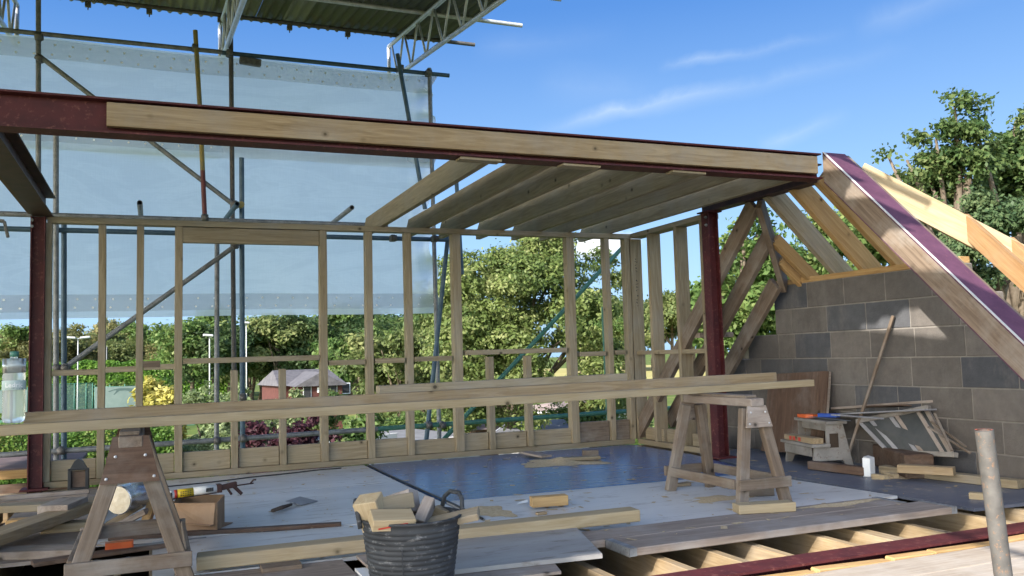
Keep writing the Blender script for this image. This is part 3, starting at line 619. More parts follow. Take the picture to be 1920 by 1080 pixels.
for (px, py, y, d1, d2) in ((72, 68, YO, (1, 0, 0), (0, 0, 1)), (74, 110, YO, (.7, 0, -.5), (0, 0, 1)), (366, 90, YO, (1, 0, 0), (0, 0, 1)), (430, 100, YO, (1, 0, 0), (0, 0, 1)), (750, 128, YO, (1, 0, 0), (0, 0, 1)), (803, 137, YO, (1, 0, 0), (0, 0, 1)),
    (440, 384, YI, (.7, 0, -.5), (0, 0, 1)), (384, 409, YI, (1, 0, 0), (0, 0, 1)), (440, 460, YI, (.7, 0, .5), (0, 0, 1)), (107, 690, YI, (.7, 0, .5), (0, 0, 1)), (122, 690, YI, (1, 0, 0), (0, 0, 1)), (455, 745, YI, (1, 0, 0), (0, 0, 1)), (815, 448, YI, (1, 0, 0), (0, 0, 1)), (737, 447, YI, (1, 0, 0), (0, 0, 1)), (115, 845, YI, (1, 0, 0), (0, 0, 1)), (456, 822, YI, (1, 0, 0), (0, 0, 1)), (407, 826, YI, (1, 0, 0), (0, 0, 1)), (803, 797, YI, (1, 0, 0), (0, 0, 1)), (828, 797, YI, (1, 0, 0), (0, 0, 1)), (1142, 773, YI, (1, 0, 0), (0, 0, 1))):
    coupler(Y(px, py, y-.05), d1, d2, sc)
b = MB(); p = Y(460, 110, YO-.03); b.bar(p+V((-.06, 0, -.02)), p+V((.16, 0, -.035)), .07, .075, bev=.01); b.obj('sleeve_coupler', 'coupler', sc)
b = MB(); p = Y(8, 415, YI-.3); b.bar(p+V((-.2, 0, .02)), p, .03, .03); b.bar(p, p+V((.03, 0, -.14)), .025, .025); b.obj('hanging_clip', 'coupler', sc)
b = MB(); p = Z(452, 384, 2.46); b.tube([p+V((0, -.03, .0)), p+V((0, .05, 0))], .03, 10); b.obj('end_cap', 'tube_yellow', sc)
# ------------------------------------------------------------------ sheeting (two strips, one over the other)
YS = 9.42
def strip(name, label, corners, hems, seed, nx=90, nz=26, amp=.06):
    """corners: pixels TL,TR,BR,BL on the plane YS; hems: list of (v0, v1, n eyelet rows)"""
    t = thing(name, label, 'sheeting', Y(*corners[3], YS), 'sheeting strips hung on the scaffold')
    P = [Y(*c, YS) for c in corners]; P[0].x -= 1.5; P[3].x -= 1.5; r = random.Random(seed)
    ph = [(r.uniform(0, 6), r.uniform(.6, 2.4), r.uniform(-1.5, 1.5), r.uniform(.3, 1)) for _ in range(7)]
    def pt(u, v):
        a = P[0].lerp(P[1], u); c = P[3].lerp(P[2], u); p = a.lerp(c, v)
        w = sum(k*math.sin(f0+fu*u*9+fv*v*3) for f0, fu, fv, k in ph)*amp*.4*(.25+.75*v)
        sag = .05*abs(math.sin(u*9.4))*(1-v)*(.3 if v < .2 else .1)
        e = max(0, u-.93)/.07
        w += .10*e*math.sin(v*26+u*30)*e + .03*e*math.sin(u*210)
        return V((p.x+.05*e*math.sin(v*7+seed)-e*.03, p.y+w, p.z-sag))
    vs = [pt(i/nx, j/nz) for j in range(nz+1) for i in range(nx+1)]
    fs = [(j*(nx+1)+i, j*(nx+1)+i+1, (j+1)*(nx+1)+i+1, (j+1)*(nx+1)+i) for j in range(nz) for i in range(nx)]
    b = MB(); b.add(vs, fs, True); b.obj('cloth', 'sheeting', t)
    for v0, v1, rows in hems:
        hv = []
        for j in range(4): hv += [pt(i/nx, v0+(v1-v0)*j/3)+V((0, -.005, 0)) for i in range(nx+1)]
        b = MB(); b.add(hv, [(j*(nx+1)+i, j*(nx+1)+i+1, (j+1)*(nx+1)+i+1, (j+1)*(nx+1)+i) for j in range(3) for i in range(nx)], True); b.obj('hem_band', 'hem', t)
        b = MB(); L = (P[1]-P[0]).length; n = int(L/.155)
        for q in range(n):
            for k in range(rows):
                c = pt((q+.5+(.0 if k else .15))/n, v0+(v1-v0)*(.28+.5*k if rows > 1 else .5))+V((0, -.009, 0))
                b.add([c+V((.011*math.cos(a*math.pi/4), 0, .011*math.sin(a*math.pi/4))) for a in range(8)], [tuple(range(8))])
        b.obj('eyelet_skylight_pattern', 'eyelet', t)
    return t
strip('sheeting_strip', 'upper strip of white translucent sheeting hung from the top scaffold rail', [(0, 62), (822, 143), (812, 318), (0, 275)], [(.02, .20, 2)], 3)
strip('sheeting_strip', 'lower strip of white translucent sheeting with a grey eyelet band above the treetops', [(0, 238), (812, 291), (824, 587), (0, 600)], [(.01, .06, 1), (.875, .965, 2)], 8, nz=36)
# ------------------------------------------------------------------ temporary roof
tp = thing('temporary_roof', 'temporary corrugated iron roof on aluminium lattice beams over the scaffold', 'temporary roof', (1, 9, 4.4))
RS = .123
T0 = Y(769, 124, 9.38)                        # right lattice: bottom chord on the top rail
def zr(y, off=0.0): return T0.z + RS*(y-9.38) + off
TD = .44
def lattice(x, y0, y1, yend):
    b = MB(); bt = lambda y: V((x, y, zr(y))); tt = lambda y: V((x, y, zr(y, TD)))
    b.tube([bt(y0), bt(yend)], .026, 10); b.tube([tt(y0), tt(yend)], .026, 10); b.tube([tt(y0)+V((0, .02, 0)), bt(y0)+V((0, .02, 0))], .024, 10)
    y = y0-.12; k = 0
    while y > yend+.3:
        b.tube([bt(y) if k % 2 else tt(y), tt(y-.26) if k % 2 else bt(y-.26)], .0135, 8); y -= .29; k += 1
    return b.obj('lattice_beam', 'galv_bright', tp)
for x in (T0.x, Y(425, 92, 9.38).x, Y(4, 52, 9.38).x): lattice(x, 10.30, 9, 3.3 if x > 1 else .2)
eave = 10.02; zs = TD+.026+.048
e_ = Z(740, 74, zr(eave, zs)); eave = e_.y
XR = 3.42
for k, yy in enumerate((eave-.22, 8.85, 7.75, 6.65, 5.5, 4.4, 3.3, 2.2, 1.1)):
    xe = {0: 3.72, 1: 3.90, 2: 3.86}.get(k, 3.7 if yy > 3.4 else .7); tube('purlin_tube', (-7.8, yy, zr(yy, TD+.05)), (xe, yy, zr(yy, TD+.05)), 'galv_bright' if k else 'galv_old', tp)
def csheet(x0, x1, y0, y1, off):
    pitch = .11; n = int((x1-x0)/pitch*8); ny = 6; vs = []
    for j in range(ny+1):
        for i in range(n+1):
            x = x0+(x1-x0)*i/n; yl = y0 if not isinstance(y0, tuple) else y0[0]+(y0[1]-y0[0])*i/n; y = yl+(y1-yl)*j/ny; vs.append(V((x, y, zr(y, zs+.012+off)+.021*math.cos(2*math.pi*x/pitch))))
    b = MB(); fs = [(j*(n+1)+i, j*(n+1)+i+1, (j+1)*(n+1)+i+1, (j+1)*(n+1)+i) for j in range(ny) for i in range(n)]; b.add(vs, fs, True)
    o = b.obj('roof_sheet', 'corrugated', tp, Matrix.Translation(((x0+x1)/2, y1-.5, zr(y1-.5, zs))))
    md = o.modifiers.new('thick', 'SOLIDIFY'); md.thickness = .0015
cols = [3.42, 2.72, 2.05, 1.64, 1.36, 1.08, .58, -.24, -1.06, -1.7, -2.5, -3.3, -4.10, -4.9, -5.6, -6.3, -7.0, -7.7]  # unseen near edge of the sheets stepped to let the sun patches through
for k in range(len(cols)-1):
    x1_, x0_ = cols[k], cols[k+1]; ylim = 3.5 if x1_ > 1.7 else 3.1 if x1_ > 1.4 else 2.49 if x1_ > 1.2 else (3.09, 2.38) if x1_ > .7 else .55 if x1_ > -4.0 else -.25; j = 0; y1 = eave+rng.uniform(-.03, .03)
    lo = min(ylim) if isinstance(ylim, tuple) else ylim
    while y1 > lo+.05:
        y0 = y1-2.35; last = y0 < lo+.9; y0 = ylim if last else y0; csheet(x0_-(.04 if x1_ < .7 or x1_ > 1.4 else 0), x1_, y0 if last else y0-.12, y1, .004*(k % 2)+.004*(j % 2)); y1 = lo if last else y0; j += 1
for q in (165, 280, 413, 543, 652):           # hook bolts hanging under the eave
    p = Y(q, 8+q*.098 if q > 380 else 12, eave-.2); x = p.x; b = MB(); b.tube([(x, eave-.2, zr(eave-.2, TD+.02)), (x, eave-.2, zr(eave-.2, TD-.06))], [.014, .005], 6); b.bar((x-.03, eave-.2, zr(eave-.2, TD+.0)), (x+.03, eave-.2, zr(eave-.2, TD)), .05, .05); b.obj('hook_bolt', 'coupler', tp)
# near scaffold pole at the right
p0, p1 = CP+ray(1845, 806)*2.45, CP+ray(1880, 1070)*2.45; d = (p1-p0)/(p1.z-p0.z)
sp = tube('scaffold_pole', p0+d*(-.1-p0.z), p0, 'galv_old', None, n=20); tag(sp, 'short upright scaffold tube in front at the right with a rusty open top', 'scaffold tube')
b = MB(); vx = [p0+V((.0236*math.cos(a*math.pi/10), .0236*math.sin(a*math.pi/10), .001)) for a in range(20)]+[p0+V((.019*math.cos(a*math.pi/10), .019*math.sin(a*math.pi/10), .001)) for a in range(20)]
b.add(vx, [(j, (j+1) % 20, 20+(j+1) % 20, 20+j) for j in range(20)]); b.obj('cut_end', 'orange', sp)
# ================================================================== THINGS ON THE FLOOR
# ------------------------------------------------------------------ sawhorses
def sawhorse(label, cx, y0, y1, zt, m, hw_top=.055, hw=.21, gus=.17, gm='wood_brown', railm=None, w0=.066, w1=None, ztg=.045, zc=.135):
    t = thing('sawhorse', label, 'sawhorse', (cx, (y0+y1)/2, 0), 'sawhorses')
    board('rail', (cx, y0-.055, zt-.026), (cx, y1+.04, zt-.026), .10, .05, railm or m, t, bev=.005)
    board('top_strip', (cx-.005, y0-.0, zt+.009), (cx-.005, y1-.02, zt+.009), .085, .018, m, t, bev=.003)
    for y, s in ((y0, -1), (y1, 1)):
        for sx_ in (-1, 1):
            board('leg', (cx+sx_*hw_top, y+s*.0, zt-.065), (cx+sx_*hw, y+s*.07, .0), .07, .045, m, t, up=(0, 1, 0), bev=.004)
        b = MB(); yy = y+s*.034; a = gus; w1 = w1 or .062+(hw-hw_top)*a/zt*1.05+.012
        b.prism([(cx-w0, yy, zt-ztg), (cx+w0, yy, zt-ztg), (cx+w1, yy+s*.018, zt-ztg-a), (cx-w1, yy+s*.018, zt-ztg-a)], (0, s*.014, 0))
        b.obj('gusset', gm, t, Matrix.Translation((cx, yy, zt-.1)))
        b = MB()
        for px_, pz_ in ((-w0+.012, -.085), (w0-.012, -.085), (-w1+.025, -ztg-a+.022), (w1-.025, -ztg-a+.022)):
            b.lathe([(0, .004), (.006, .003), (.007, 0)], 8, Matrix.Translation((cx+px_, yy+s*(.0145+.018*max(0, -pz_-ztg)/a), zt+pz_)) @ Matrix.Rotation(math.pi/2*(1 if s < 0 else -1), 4, 'X'))
        b.obj('nail_heads', 'galv_bright', t)
        f = 1-zc/zt; wx = hw_top+(hw-hw_top)*f
        board('stretcher', (cx-wx-.05, y+s*(.07*f+.034), zc), (cx+wx+.05, y+s*(.07*f+.034), zc), .02, .065, m, t, bev=.003)
    f = 1-zc/zt; wx = hw_top+(hw-hw_top)*f
    for sx_ in (-1, 1): board('stretcher', (cx+sx_*(wx+.036), y0-.03, zc), (cx+sx_*(wx+.036), y1+.03, zc), .02, .06, m, t, bev=.003)
    return t
a = Z(1430, 745, .65); c_ = Z(1285, 742, .65)
sawhorse('weathered grey sawhorse in the middle of the floor carrying the right end of the timbers', 3.42, 4.42, 5.06, .645, 'wood_old', hw=.165, gus=.13, gm='wood_grey', railm='wood_grey')
sawhorse('brown sawhorse at the left with a screwed plywood gusset', Y(245, 820, 4.22).x, 4.25, 4.95, .646, 'wood_old', hw_top=.042, hw=.232, gus=.20, w0=.072, w1=.121, ztg=.0, zc=.10)
# ------------------------------------------------------------------ timbers across the sawhorses
def across(pa, pb, y, h, w, lab, m='pine', dz=0):
    A, B_ = Y(*pa, y), Y(*pb, y); return board('timber_length', (A.x, y, A.z+dz), (B_.x, y, B_.z+dz), w, h, m, None, label=lab, cat='timber', group='long timbers lying across the sawhorses', bow=.002)
TG = 'long timbers lying across the sawhorses'
def across2(p0, p1, h, w, lab, m): return board('timber_length', p0, p1, w, h, m, None, label=lab, cat='timber', group=TG, bow=.002)
across2(Z(-40, 809, .688), Z(1520, 718, .688), .047, .07, 'front and longest pale timber across both sawhorses', 'pine_fresh')
across2(Y(44, 783, 4.62)+V((0, 0, -.02)), Y(1452, 704, 5.30)+V((0, 0, -.02)), .085, .05, 'second long timber behind the front one on both sawhorses', 'pine')
p = across((708, 731), (1170, 706.5), 5.28, .048, .09, 'shorter darker timber lying behind the two long ones', 'pine_treated')
# ------------------------------------------------------------------ water bottle on the timbers
def bottle(label, pos, h, r, m, cap_m, sign=True):
    t = thing('plastic_bottle', label, 'bottle', pos); T = Matrix.Translation(pos)
    b = MB(); prof = [(0, .002), (r*.7, 0), (r*.95, .01), (r, .03)]
    for i in range(6): z = .06+i*.045/.3*h*.9; prof += [(r*.93, z), (r, z+.02)]
    prof += [(r, h*.72), (r*.86, h*.80), (r*.5, h*.90), (r*.33, h*.935), (r*.32, h*.97)]
    b.lathe(prof, 24, T); b.obj('bottle_body', m, t)
    b = MB(); b.lathe([(0, h+.012), (r*.38, h+.010), (r*.39, h*.955), (r*.36, h*.955)], 18, T); b.obj('cap', cap_m, t)
    return t
pb_ = Y(25, 793, 4.55); 
bt = bottle('clear water bottle with a green cap standing on the timbers at the left edge', pb_, .315, .048, 'bottle_clear', 'tube_green')
b = MB(); b.lathe([(.0485, .150), (.0490, .151), (.0490, .192), (.0485, .193)], 24, Matrix.Translation(pb_)); lb = b.obj('label', 'pale_label', bt)
b = MB()
def on_cyl(pts, r, z0, c):  # flat letters wrapped round the bottle, facing the camera
    a0 = math.atan2(-c.y, -c.x); return [V((c.x+r*math.cos(a0+x/r), c.y+r*math.sin(a0+x/r), c.z+z0+z)) for x, z in pts]
def words(txt, size, r, z0, c, m, name, parent, bold=.0):
    cu = bpy.data.curves.new('t', 'FONT'); cu.body = txt; cu.size = size; cu.align_x = 'CENTER'; cu.resolution_u = 2; cu.offset = bold
    o = bpy.data.objects.new('t', cu); S.collection.objects.link(o); dg = bpy.context.evaluated_depsgraph_get(); me = bpy.data.meshes.new_from_object(o.evaluated_get(dg))
    bm = bmesh.new(); bm.from_mesh(me); bmesh.ops.triangulate(bm, faces=bm.faces); bm.verts.index_update()
    bb = MB(); bb.add(on_cyl([(v.co.x, v.co.y) for v in bm.verts], r, z0, c), [tuple(v.index for v in f.verts) for f in bm.faces]); bm.free()
    bpy.data.objects.remove(o); bpy.data.curves.remove(cu); return bb.obj(name, m, parent)
words('Ledric', .030, .0500, .163, pb_, 'white_paint', 'label_lettering', bt, .0006)
words('NO', .030, .0475, .240, pb_, 'black', 'handwriting', bt, .0003)
hill = on_cyl([(-.038, .152), (-.026, .160), (-.012, .155), (.0, .161), (.018, .154), (.038, .158), (.038, .1515)], .0496, 0, pb_); b.add(hill, [tuple(range(7))]); b.obj('label_picture', 'glass_dull', bt)
# ------------------------------------------------------------------ rubber bucket with offcuts
BK = V((.945, 3.38, 0)); hB = .335; r0, r1 = .150, .196
bk = thing('rubber_bucket', 'dusty black ribbed rubber bucket full of timber offcuts', 'bucket', BK); T = Matrix.Translation(BK)
b = MB(); prof = [(0, .004), (r0*.9, .0), (r0, .012)]
nr = 15
for i in range(nr):
    f = .06+.86*i/nr; z = f*hB; r = r0+(r1-r0)*f; prof += [(r, z), (r+.0035, z+.006), (r+.0035, z+.012), (r, z+.016)]
prof += [(r1, hB-.012), (r1+.007, hB-.008), (r1+.007, hB), (r1-.004, hB), (r1-.012, hB-.05), (r0-.012, .03), (0, .025)]
b.lathe(prof, 48, T); b.obj('bucket_body', 'rubber', bk)
for a in (math.radians(166), math.radians(18)):
    b = MB(); c = V((math.cos(a), math.sin(a), 0)); q = V((-c.y, c.x, 0)); R = BK+c*(r1-.0)+V((0, 0, hB-.03))
    pts = [R-q*.075, R-q*.06+V((0, 0, .07))+c*.012, R-q*.03+V((0, 0, .092))+c*.02, R+q*.03+V((0, 0, .092))+c*.02, R+q*.06+V((0, 0, .07))+c*.012, R+q*.075]
    b.tube(pts, .0095, 8); b.obj('handle', 'rubber', bk)
b = MB(); b.bar(BK+V((-.075, -.160, .03)), BK+V((-.088, -.176, .24)), .004, .004); b.obj('mould_seam', 'rubber', bk)
def off(p0, p1, w, h, m, lab, up=(0, 0, 1), grp='timber offcuts in the rubber bucket', name='timber_offcut'):
    return board(name, p0, p1, w, h, m, None, up=up, label=lab, cat='offcut', group=grp, bev=.003)
K = lambda px, py, y: Y(px, py, y)
off(K(688, 934, 3.36), K(716, 1008, 3.40), .075, .10, 'pine_fresh', 'knotty offcut leaning up at the left rim of the bucket', (.6, -.6, .3))
pk = off(K(695, 976, 3.27), K(775, 974, 3.265), .09, .047, 'pine_fresh', 'pinkish offcut with a red streak lying at the front of the bucket', (0, -.35, 1))
b_ = off(K(700, 950, 3.38), K(770, 938, 3.40), .08, .06, 'pine_treated', 'brown offcut behind the pink one in the bucket', (0, .2, 1))
off(K(735, 952, 3.50), K(778, 938, 3.42), .07, .09, 'wood_grey', 'grey offcut in the middle back of the bucket', (.2, .1, 1))
off(K(786, 985, 3.34), K(806, 940, 3.40), .07, .045, 'wood_grey', 'grey offcut standing on end right of the pink one', (.9, -.3, 0))
off(K(796, 985, 3.36), K(898, 962, 3.26), .075, .028, 'pine_treated', 'long flat offcut sticking out over the right rim of the bucket', (0, -.3, 1))
off(K(815, 957, 3.5), K(842, 968, 3.45), .06, .045, 'pine', 'small pale offcut beside the right bucket handle', (.1, 0, 1))
off(K(745, 1000, 3.42), K(830, 1000, 3.42), .22, .10, 'wood_old', 'brown offcuts filling the bucket below the top pieces', (0, 0, 1))
b = MB(); w_ = WM[pk.name]
b.bar(w_ @ V((-.06, -.046, -.012)), w_ @ V((-.005, -.046, -.002)), .0012, .006, w_.to_3x3() @ V((0, 0, 1)), 0); b.bar(w_ @ V((-.02, -.046, .0)), w_ @ V((.05, -.046, .010)), .0012, .004, w_.to_3x3() @ V((0, 0, 1)), 0); b.obj('red_streak', 'red_paint', pk)
# ------------------------------------------------------------------ left clutter
GL = 'offcuts and boards stacked behind the left sawhorse'
off(Z(82, 998, 0)+V((0, 0, .025)), Z(170, 992, 0)+V((0, 0, .025)), .12, .05, 'pine_fresh', 'lowest pale offcut of the small stack at the left', grp=GL)
off(Z(88, 968, .05)+V((0, 0, .025)), Z(146, 964, .05)+V((0, .0, .025)), .12, .047, 'pine_fresh', 'pale offcut in the middle of the small stack at the left', grp=GL)
a = Z(108, 962, .10); off(a+V((-.02, -.08, .03)), a+V((.07, .22, .03)), .17, .055, 'wood_grey', 'thick grey offcut on top of the small stack at the left', grp=GL)
off(Z(150, 955, .05)+V((0, 0, .02)), Z(205, 940, .05)+V((0, .05, .02)), .12, .045, 'pine', 'pale offcut beside the tin and the stack', grp=GL)
off(Z(-60, 962, .05)+V((0, 0, .02)), Z(90, 955, .05)+V((0, 0, .02)), .13, .045, 'pine_treated', 'old board end sticking in from the left edge behind the diagonal plank', grp=GL)
off(Z(15, 990, .0)+V((0, 0, .02)), Z(90, 985, .0)+V((0, 0, .02)), .10, .06, 'pine_orange', 'dark orange offcut below the board ends at the left edge', grp=GL)
a = V((-1.10, 4.42, .09)); c_ = Z(163, 967, .04); c_.z = .10
off(a, c_, .15, .055, 'pine', 'long thick plank running diagonally in from the left edge', grp=GL)
off(V((-1.2, 4.95, .06)), Z(110, 985, .02)+V((0, 0, .03)), .14, .05, 'pine_treated', 'second plank behind the diagonal one, dusted with sawdust', grp=GL)
off(Z(200, 985, .02), Z(268, 945, .13), .07, .035, 'pine', 'pale offcut propped against the tin', grp=GL)
off(Z(222, 985, .02), Z(275, 958, .10), .06, .035, 'wood_grey', 'grey offcut propped beside the cardboard box', grp=GL)
off(Z(272, 985, .03), Z(285, 945, .12), .05, .045, 'pine_orange', 'short yellow offcut standing beside the cardboard box', grp=GL)
off(Z(190, 1003, .0)+V((0, 0, .03)), Z(332, 990, .0)+V((0, 0, .03)), .05, .06, 'wood_old', 'brown batten lying in front of the cardboard box', grp=GL)
off(Z(60, 1062, .0)+V((0, 0, .012)), Z(330, 1022, .0)+V((0, 0, .012)), .09, .02, 'wood_brown', 'dark thin board lying flat under the left sawhorse', grp=GL)
off(Z(205, 1013, .0)+V((0, 0, .012)), Z(640, 985, .0)+V((0, 0, .006)), .06, .022, 'wood_brown', 'long dark strip along the joint between the white sheets', grp=GL)  # thin dark strip following the joint line
off(Z(-40, 1046, .0)+V((0, 0, .02)), Z(150, 1040, .0)+V((0, 0, .02)), .16, .04, 'wood_grey', 'grey board end on the floor at the bottom left corner', grp=GL)
# tin of foam on its side
q0 = Y(222, 938, 5.62); dr = V((.55, .83, .02)).normalized(); Tn = Matrix.Translation(q0) @ V((0, 0, 1)).rotation_difference(dr).to_matrix().to_4x4()
ti = thing('foam_tin', 'silver tin lying on its side with dried foam filling its mouth', 'tin', q0)
b = MB(); b.lathe([(.080, 0), (.085, .002), (.085, .006), (.081, .010), (.081, .19), (.085, .195), (.085, .202), (.070, .202)], 28, Tn); b.obj('tin_body', 'silver', ti)
b = MB(); b.lathe([(.080, -.004), (.055, -.012), (.02, -.006), (0, -.012)], 20, Tn); b.obj('foam_plug', 'foam', ti)
# dark arched lantern-like frame in front of the left studs
p = Z(147, 917, 0); lt = thing('site_lantern', 'small black arched lantern standing at the foot of the studs', 'lantern', p)
b = MB(); w = .062; h = .15
for s in (-1, 1): b.box(Matrix.Translation(p+V((s*w, 0, h/2))), .026, .06, h, .004)
b.box(Matrix.Translation(p+V((0, 0, .008))), .15, .07, .016, .003); b.box(Matrix.Translation(p+V((0, 0, h+.004))), .15, .06, .012, .003); b.obj('lantern_frame', 'black', lt)
b = MB(); b.prism([p+V((-.062, -.025, h+.01)), p+V((.062, -.025, h+.01)), p+V((.03, -.02, h+.07)), p+V((0, -.018, h+.09)), p+V((-.03, -.02, h+.07))], (0, .05, 0)); b.obj('lantern_top', 'black', lt)
b = MB(); b.box(Matrix.Translation(p+V((0, .012, h/2))), .10, .03, h-.02, .003); b.obj('lantern_core', 'wood_brown', lt)
# cardboard box with sealant gun
cA = Z(322, 1000, 0); cB = Z(407, 1000, 0); bx = thing('cardboard_box', 'open brown cardboard box with torn flap beside the left sawhorse', 'box', (cA+cB)/2)
hx = .17; dv = V((.06, .30, 0)); b = MB()
for p0, p1 in ((cA, cB), (cA+dv, cB+dv), (cA, cA+dv), (cB, cB+dv)):
    b.bar(p0+V((0, 0, hx/2)), p1+V((0, 0, hx/2)), .005, hx, bev=0)
b.bar(cA+dv*.5+V((0, 0, .004)), cB+dv*.5+V((0, 0, .004)), .30, .005, bev=0); b.obj('box_body', 'cardboard', bx)
b = MB(); b.prism([cA+V((.04, -.006, .055)), cB+V((-.02, -.004, .050)), cB+V((-.01, -.006, hx)), cA+V((.0, -.006, hx))], (0, -.004, 0)); b.bar(cA+V((.05, -.02, .055)), cB+V((-.03, -.02, .05)), .03, .004, bev=0); b.obj('torn_flap', 'cardboard', bx)
pa, pb2 = Y(308, 927, (cA.y+dv.y*.5)), Y(405, 918, (cA.y+dv.y*.6)); zc = hx+.028; pa = V((pa.x, cA.y+.12, zc)); pb2 = V((pb2.x, cA.y+.16, zc+.012))
gn = thing('sealant_gun', 'sealant gun holding a yellow and white cartridge across the cardboard box', 'sealant gun', pa)
dd = (pb2-pa)
def seg(f0, f1, r, m, nm): b = MB(); b.tube([pa+dd*f0, pa+dd*f1], r, 16); return b.obj(nm, m, gn)
seg(0, .06, .027, 'black', 'end_plate'); seg(.06, .18, .0245, 'white_paint', 'cartridge_white_band'); seg(.18, .24, .0248, 'red_paint', 'cartridge_red_band'); seg(.24, .55, .0245, 'yellow_label', 'cartridge_yellow_band'); seg(.55, 1.0, .0245, 'white_paint', 'cartridge_white_band')
b = MB(); b.bar(pa+dd*.12+V((0, -.025, .0)), pa+dd*.15+V((0, -.025, .0)), .002, .03, bev=0)
for i in range(9): f = .80+.017*i; b.bar(pa+dd*f+V((0, -.0252, -.010)), pa+dd*f+V((0, -.0252, .012)), .0016, .003+.002*(i % 2), (1, 0, 0), 0)
for i in range(3):
    for k in range(5): f = .30+.045*k; b.bar(pa+dd*f+V((0, -.0252, .010-.010*i)), pa+dd*(f+.03)+V((0, -.0252, .010-.010*i)), .0016, .004, bev=0)
b.obj('cartridge_print', 'black', gn)
b = MB(); e = pb2; u_ = dd.normalized()
b.bar(e, e+u_*.03, .05, .05); b.bar(e+u_*.03+V((0, 0, .0)), e+u_*.12+V((0, 0, .01)), .03, .032); b.tube([e+u_*.1, e+u_*.22], .004, 8); b.tube([e+u_*.20+V((0, 0, 0)), e+u_*.22+V((0, 0, .02)), e+u_*.235+V((0, 0, .02))], .005, 8)
b.bar(e+u_*.10+V((0, 0, .0)), e+u_*.15+V((0, 0, -.055)), .018, .02); b.bar(e+u_*.06, e+u_*.09+V((0, 0, -.05)), .014, .014); b.bar(pa+V((0, 0, -.024)), e+V((0, 0, -.024)), .045, .005); b.obj('gun_frame', 'steel_dark', gn)
# orange handled saw under the sawhorse
p = Z(197, 1038, 0)+V((0, 0, .012)); q = Z(250, 1032, 0)+V((0, 0, .012)); so_ = thing('hand_saw', 'hand saw with an orange handle lying under the left sawhorse', 'saw', p)
b = MB(); u_ = (q-p).normalized(); n_ = V((-u_.y, u_.x, 0)); L = (q-p).length
b.prism([p+n_*.03, p-n_*.025, q-n_*.03-u_*.01, q-n_*.025, q+n_*.02, q+n_*.03-u_*.02, p+u_*L*.5+n_*.035], (0, 0, .042)); b.obj('handle', 'orange', so_)
b = MB(); b.prism([q+n_*.03+V((0, 0, .010)), q-n_*.03+V((0, 0, .010)), q+u_*.36-n_*.0+V((0, 0, .010)), q+u_*.36+n_*.03+V((0, 0, .010))], (0, 0, .0015)); b.obj('blade', 'galv', so_)
# trowel
p, q = Z(511, 963, 0)+V((0, 0, .018)), Z(546, 950, 0)+V((0, 0, .014)); tw = thing('bucket_trowel', 'small cement covered trowel lying on the white floor sheet', 'trowel', p)
b = MB(); b.tube([p, p.lerp(q, .5), q], [.012, .014, .009], 10); b.obj('handle', 'wood_brown', tw)
e = Z(581, 940, 0)+V((0, 0, .006)); u_ = (e-q).normalized(); n_ = V((-u_.y, u_.x, 0))
b = MB(); b.tube([q, q+u_*.03+V((0, 0, .008)), q+u_*.06+V((0, 0, -.004))], .005, 8); b.prism([q+u_*.04+n_*.075+V((0, 0, .012)), q+u_*.03-n_*.06+V((0, 0, -.008)), e-n_*.065+V((0, 0, -.003)), e+n_*.08+V((0, 0, .022))], (0, 0, .003)); b.obj('blade', 'flashing', tw)
# black cable along the wall foot
b = MB(); b.tube([Z(x, y, 0)+V((0, 0, .006)) for x, y in ((255, 918), (320, 913), (400, 905), (470, 896), (540, 889), (600, 882), (640, 879))], .005, 6); tag(b.obj('cable', 'black', None), 'thin black cable lying along the floor below the window wall', 'cable')
b = MB(); rr = Z(690, 873, 0); b.tube([Z(x, y, 0)+V((0, 0, .004)) for x, y in ((690, 873), (760, 906), (850, 946), (905, 974))], .007, 6); tag(b.obj('cable', 'black', None), 'black strip added for the dark joint between the white and blue sheets', 'cable')  # black tube added to draw the dark gap of the joint
# ------------------------------------------------------------------ sawdust heap and offcuts on the blue sheet
hm = Z(1052, 868, 0)
def heap(name, c, rx, ry, h, seed, label, cat, ang=0):
    r = random.Random(seed); b = MB(); n = 40; vs = []; rings = 9
    for k in range(rings+1):
        f = k/rings
        for j in range(n):
            a = 2*math.pi*j/n; w = 1+.22*math.sin(3*a+seed)+.13*math.sin(7*a+2*seed)+.05*r.uniform(-1, 1)
            x, y = rx*f*w*math.cos(a), ry*f*w*math.sin(a); z = h*max(0, (1-f))**1.2*(1+.5*math.sin(5*x/rx+seed)*math.cos(4*y/ry)) + .0015
            vs.append(c+V((x*math.cos(ang)-y*math.sin(ang), x*math.sin(ang)+y*math.cos(ang), z)))
    b.add(vs, [(k*n+j, k*n+(j+1) % n, (k+1)*n+(j+1) % n, (k+1)*n+j) for k in range(rings) for j in range(n)], True)
    return tag(b.obj(name, 'sawdust', None), label, cat)
heap('sawdust_heap', hm, .36, .26, .035, 2, 'heap of sawdust on the shiny blue sheet', 'sawdust', -.5)
heap('sawdust_heap', Z(1690, 893, 0), .22, .16, .012, 5, 'thin spread of sawdust around the white carton', 'sawdust')
heap('sawdust_heap', Z(1350, 935, 0), .20, .10, .008, 9, 'thin sawdust under the right sawhorse', 'sawdust')
heap('sawdust_heap', Z(920, 960, 0), .13, .20, .005, 11, 'thin sawdust smear on the white sheet right of the bucket', 'sawdust')
heap('sawdust_heap', Z(1580, 945, .038)+V((0, 0, .0)), .30, .05, .004, 13, 'thin sawdust strewn along the scaffold planks', 'sawdust', .02)
GS = 'offcuts lying in the sawdust heap'
off(Z(985, 855, 0)+V((0, 0, .035)), Z(1025, 862, 0)+V((0, 0, .03)), .12, .02, 'wood_grey', 'grey bent offcut at the left side of the sawdust heap', grp=GS)
